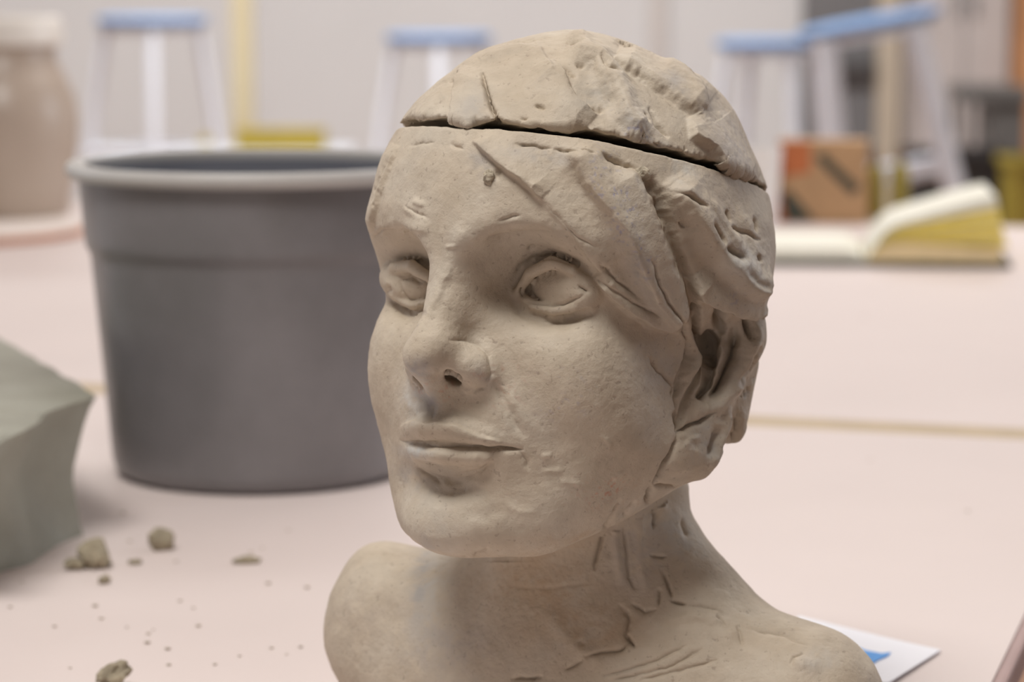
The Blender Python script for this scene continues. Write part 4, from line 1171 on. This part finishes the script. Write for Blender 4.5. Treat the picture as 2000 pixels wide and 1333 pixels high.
def door():
    y = Y1
    a, b = at_depth(1566, 100, y), at_depth(1708, 100, y)
    j = at_depth(1754, 100, y)
    dark = plain('dark_grey_door', srgb(112, 112, 114), 0.5, 0.05, 6)
    bar = plain('dark_push_bar', srgb(72, 70, 70), 0.4, 0.05, 20)
    jamb = plain('beige_door_frame', srgb(190, 178, 160), 0.6, 0.03, 10)
    d = tag(empty('door_1', ((a.x + b.x) / 2, y, 0)), kind='structure')
    box_obj('door_leaf', (0, -0.022, 1.05), (b.x - a.x, 0.04, 2.1), dark, d, 0.003)
    z0, z1 = at_depth(1600, 158, y - 0.06).z, at_depth(1600, 118, y - 0.06).z
    box_obj('push_bar', (0, -0.07, (z0 + z1) / 2), ((b.x - a.x) * 0.9, 0.05, z1 - z0), bar, d, 0.006)
    o = box_obj('trim_1', ((b.x + j.x) / 2 + 0.002, y - 0.03, 1.07), (j.x - b.x, 0.06, 2.14), jamb, None, 0.004); tag(o, kind='structure')
    s0, s1 = at_depth(1267, 50, y), at_depth(1300, 50, y)
    o = box_obj('trim_2', ((s0.x + s1.x) / 2, y - 0.015, HC / 2), (s1.x - s0.x, 0.03, HC), plain('grey_wall_strip', srgb(200, 196, 193), 0.8, 0.02, 5), None, 0.003); tag(o, kind='structure')
    # locker, added in place of shaded wall, and wooden cupboard to the right of the door
    y = Y1 - 0.45
    a, b = at_depth(1795, 100, y), at_depth(1972, 100, y)
    lk = tag(empty('shaded_wall_locker', ((a.x + b.x) / 2, y + 0.22, 0)), 'tall pale grey locker, added for the shaded wall right of the dark door', 'locker')
    gm = plain('shaded_wall_grey', srgb(184, 178, 176), 0.55, 0.03, 8)
    w = b.x - a.x
    box_obj('shade_locker_body', (0, 0, 0.95), (w, 0.42, 1.9), gm, lk, 0.004)
    for s in (-1, 1):
        dd = box_obj('shade_locker_door', (s * w / 4, -0.218, 0.95), (w / 2 - 0.01, 0.014, 1.82), gm, lk, 0.003)
        box_obj('handle', (-s * 0.0 + s * w / 4 - s * (w / 4 - 0.03), -0.235, 0.95), (0.012, 0.02, 0.1), M['steel'], dd, 0.003)
    y = Y1 - 0.45
    a = at_depth(1976, 100, y)
    cb = tag(empty('wooden_cupboard', (a.x + 0.3, y + 0.15, 0)), 'orange-brown wooden cupboard at the right edge of the photo', 'cupboard')
    wd = plain('orange_wood', srgb(178, 130, 90), 0.5, 0.12, 5)
    box_obj('cupboard_body', (0, 0, 0.8), (0.6, 0.5, 1.6), wd, cb, 0.004)
    for s in (-1, 1):
        dd = box_obj('cupboard_door', (s * 0.148, -0.258, 0.8), (0.285, 0.018, 1.5), wd, cb, 0.003)
        box_obj('handle', (s * 0.03, -0.275, 0.85), (0.012, 0.02, 0.09), M['steel'], dd, 0.003)
door()

def cart_and_bins():
    y = 7.3
    dk = plain('dark_grey_enamel', srgb(92, 90, 88), 0.5, 0.06, 10)
    bk = plain('black_plastic', srgb(48, 46, 48), 0.5, 0.1, 10)
    a, b = at_depth(1868, 180, y), at_depth(1990, 180, y)
    zt, zb = at_depth(1900, 166, y).z, at_depth(1900, 196, y).z
    root = tag(empty('tool_cart', ((a.x + b.x) / 2, y, 0)), 'dark grey tool cart in front of the added pale locker', 'cart')
    w = b.x - a.x
    box_obj('cart_top', (0, 0, (zt + zb) / 2), (w, 0.34, zt - zb), dk, root, 0.004)
    box_obj('drawer_unit', (w * 0.22, 0, zb - 0.17), (w * 0.5, 0.30, 0.34), dk, root, 0.004)
    box_obj('lower_shelf', (0, 0, 0.14), (w, 0.32, 0.02), dk, root, 0.003)
    for sx in (-1, 1):
        for sy in (-1, 1):
            tube_obj('leg', (sx * (w / 2 - 0.012), sy * 0.14, 0.0), (sx * (w / 2 - 0.012), sy * 0.14, zb), 0.009, dk, root)
    def bin_(u0, u1, v, y, mat, label, d=0.24):
        p, q = at_depth(u0, v, y), at_depth(u1, v, y)
        w, h = q.x - p.x, p.z
        root = tag(empty('storage_bin', ((p.x + q.x) / 2, y, 0)), label, 'bin')
        bm = bmesh.new()
        r = bmesh.ops.create_cube(bm, size=1)
        for vv in bm.verts:
            t = vv.co.z + 0.5; s = 0.86 + 0.14 * t
            vv.co = Vector((vv.co.x * w * s, vv.co.y * d * s, t * h))
        top = max(bm.faces, key=lambda f: f.calc_center_median().z)
        i = bmesh.ops.inset_region(bm, faces=[top], thickness=0.008)
        for vv in top.verts: vv.co.z -= h * 0.7
        bm_obj('bin_wall', bm, mat, root, False, 0)
        bm = bmesh.new()
        for sx, sy, lx, ly in ((0, -1, w + 0.024, 0.012), (0, 1, w + 0.024, 0.012), (-1, 0, 0.012, d), (1, 0, 0.012, d)):
            add_box(bm, (sx * (w / 2 + 0.006), sy * (d / 2 + 0.006), h - 0.012), (lx, ly, 0.022))
        bm_obj('bin_rim', bm, mat, root)
    bin_(1768, 1962, 292, 6.75, bk, 'black open-topped bin behind the tilted stool')
    bin_(1970, 2110, 306, 6.4, plain('olive_bin_plastic', srgb(150, 134, 52), 0.5, 0.1, 10), 'olive-yellow bin at the right edge, beside the black bin')
cart_and_bins()
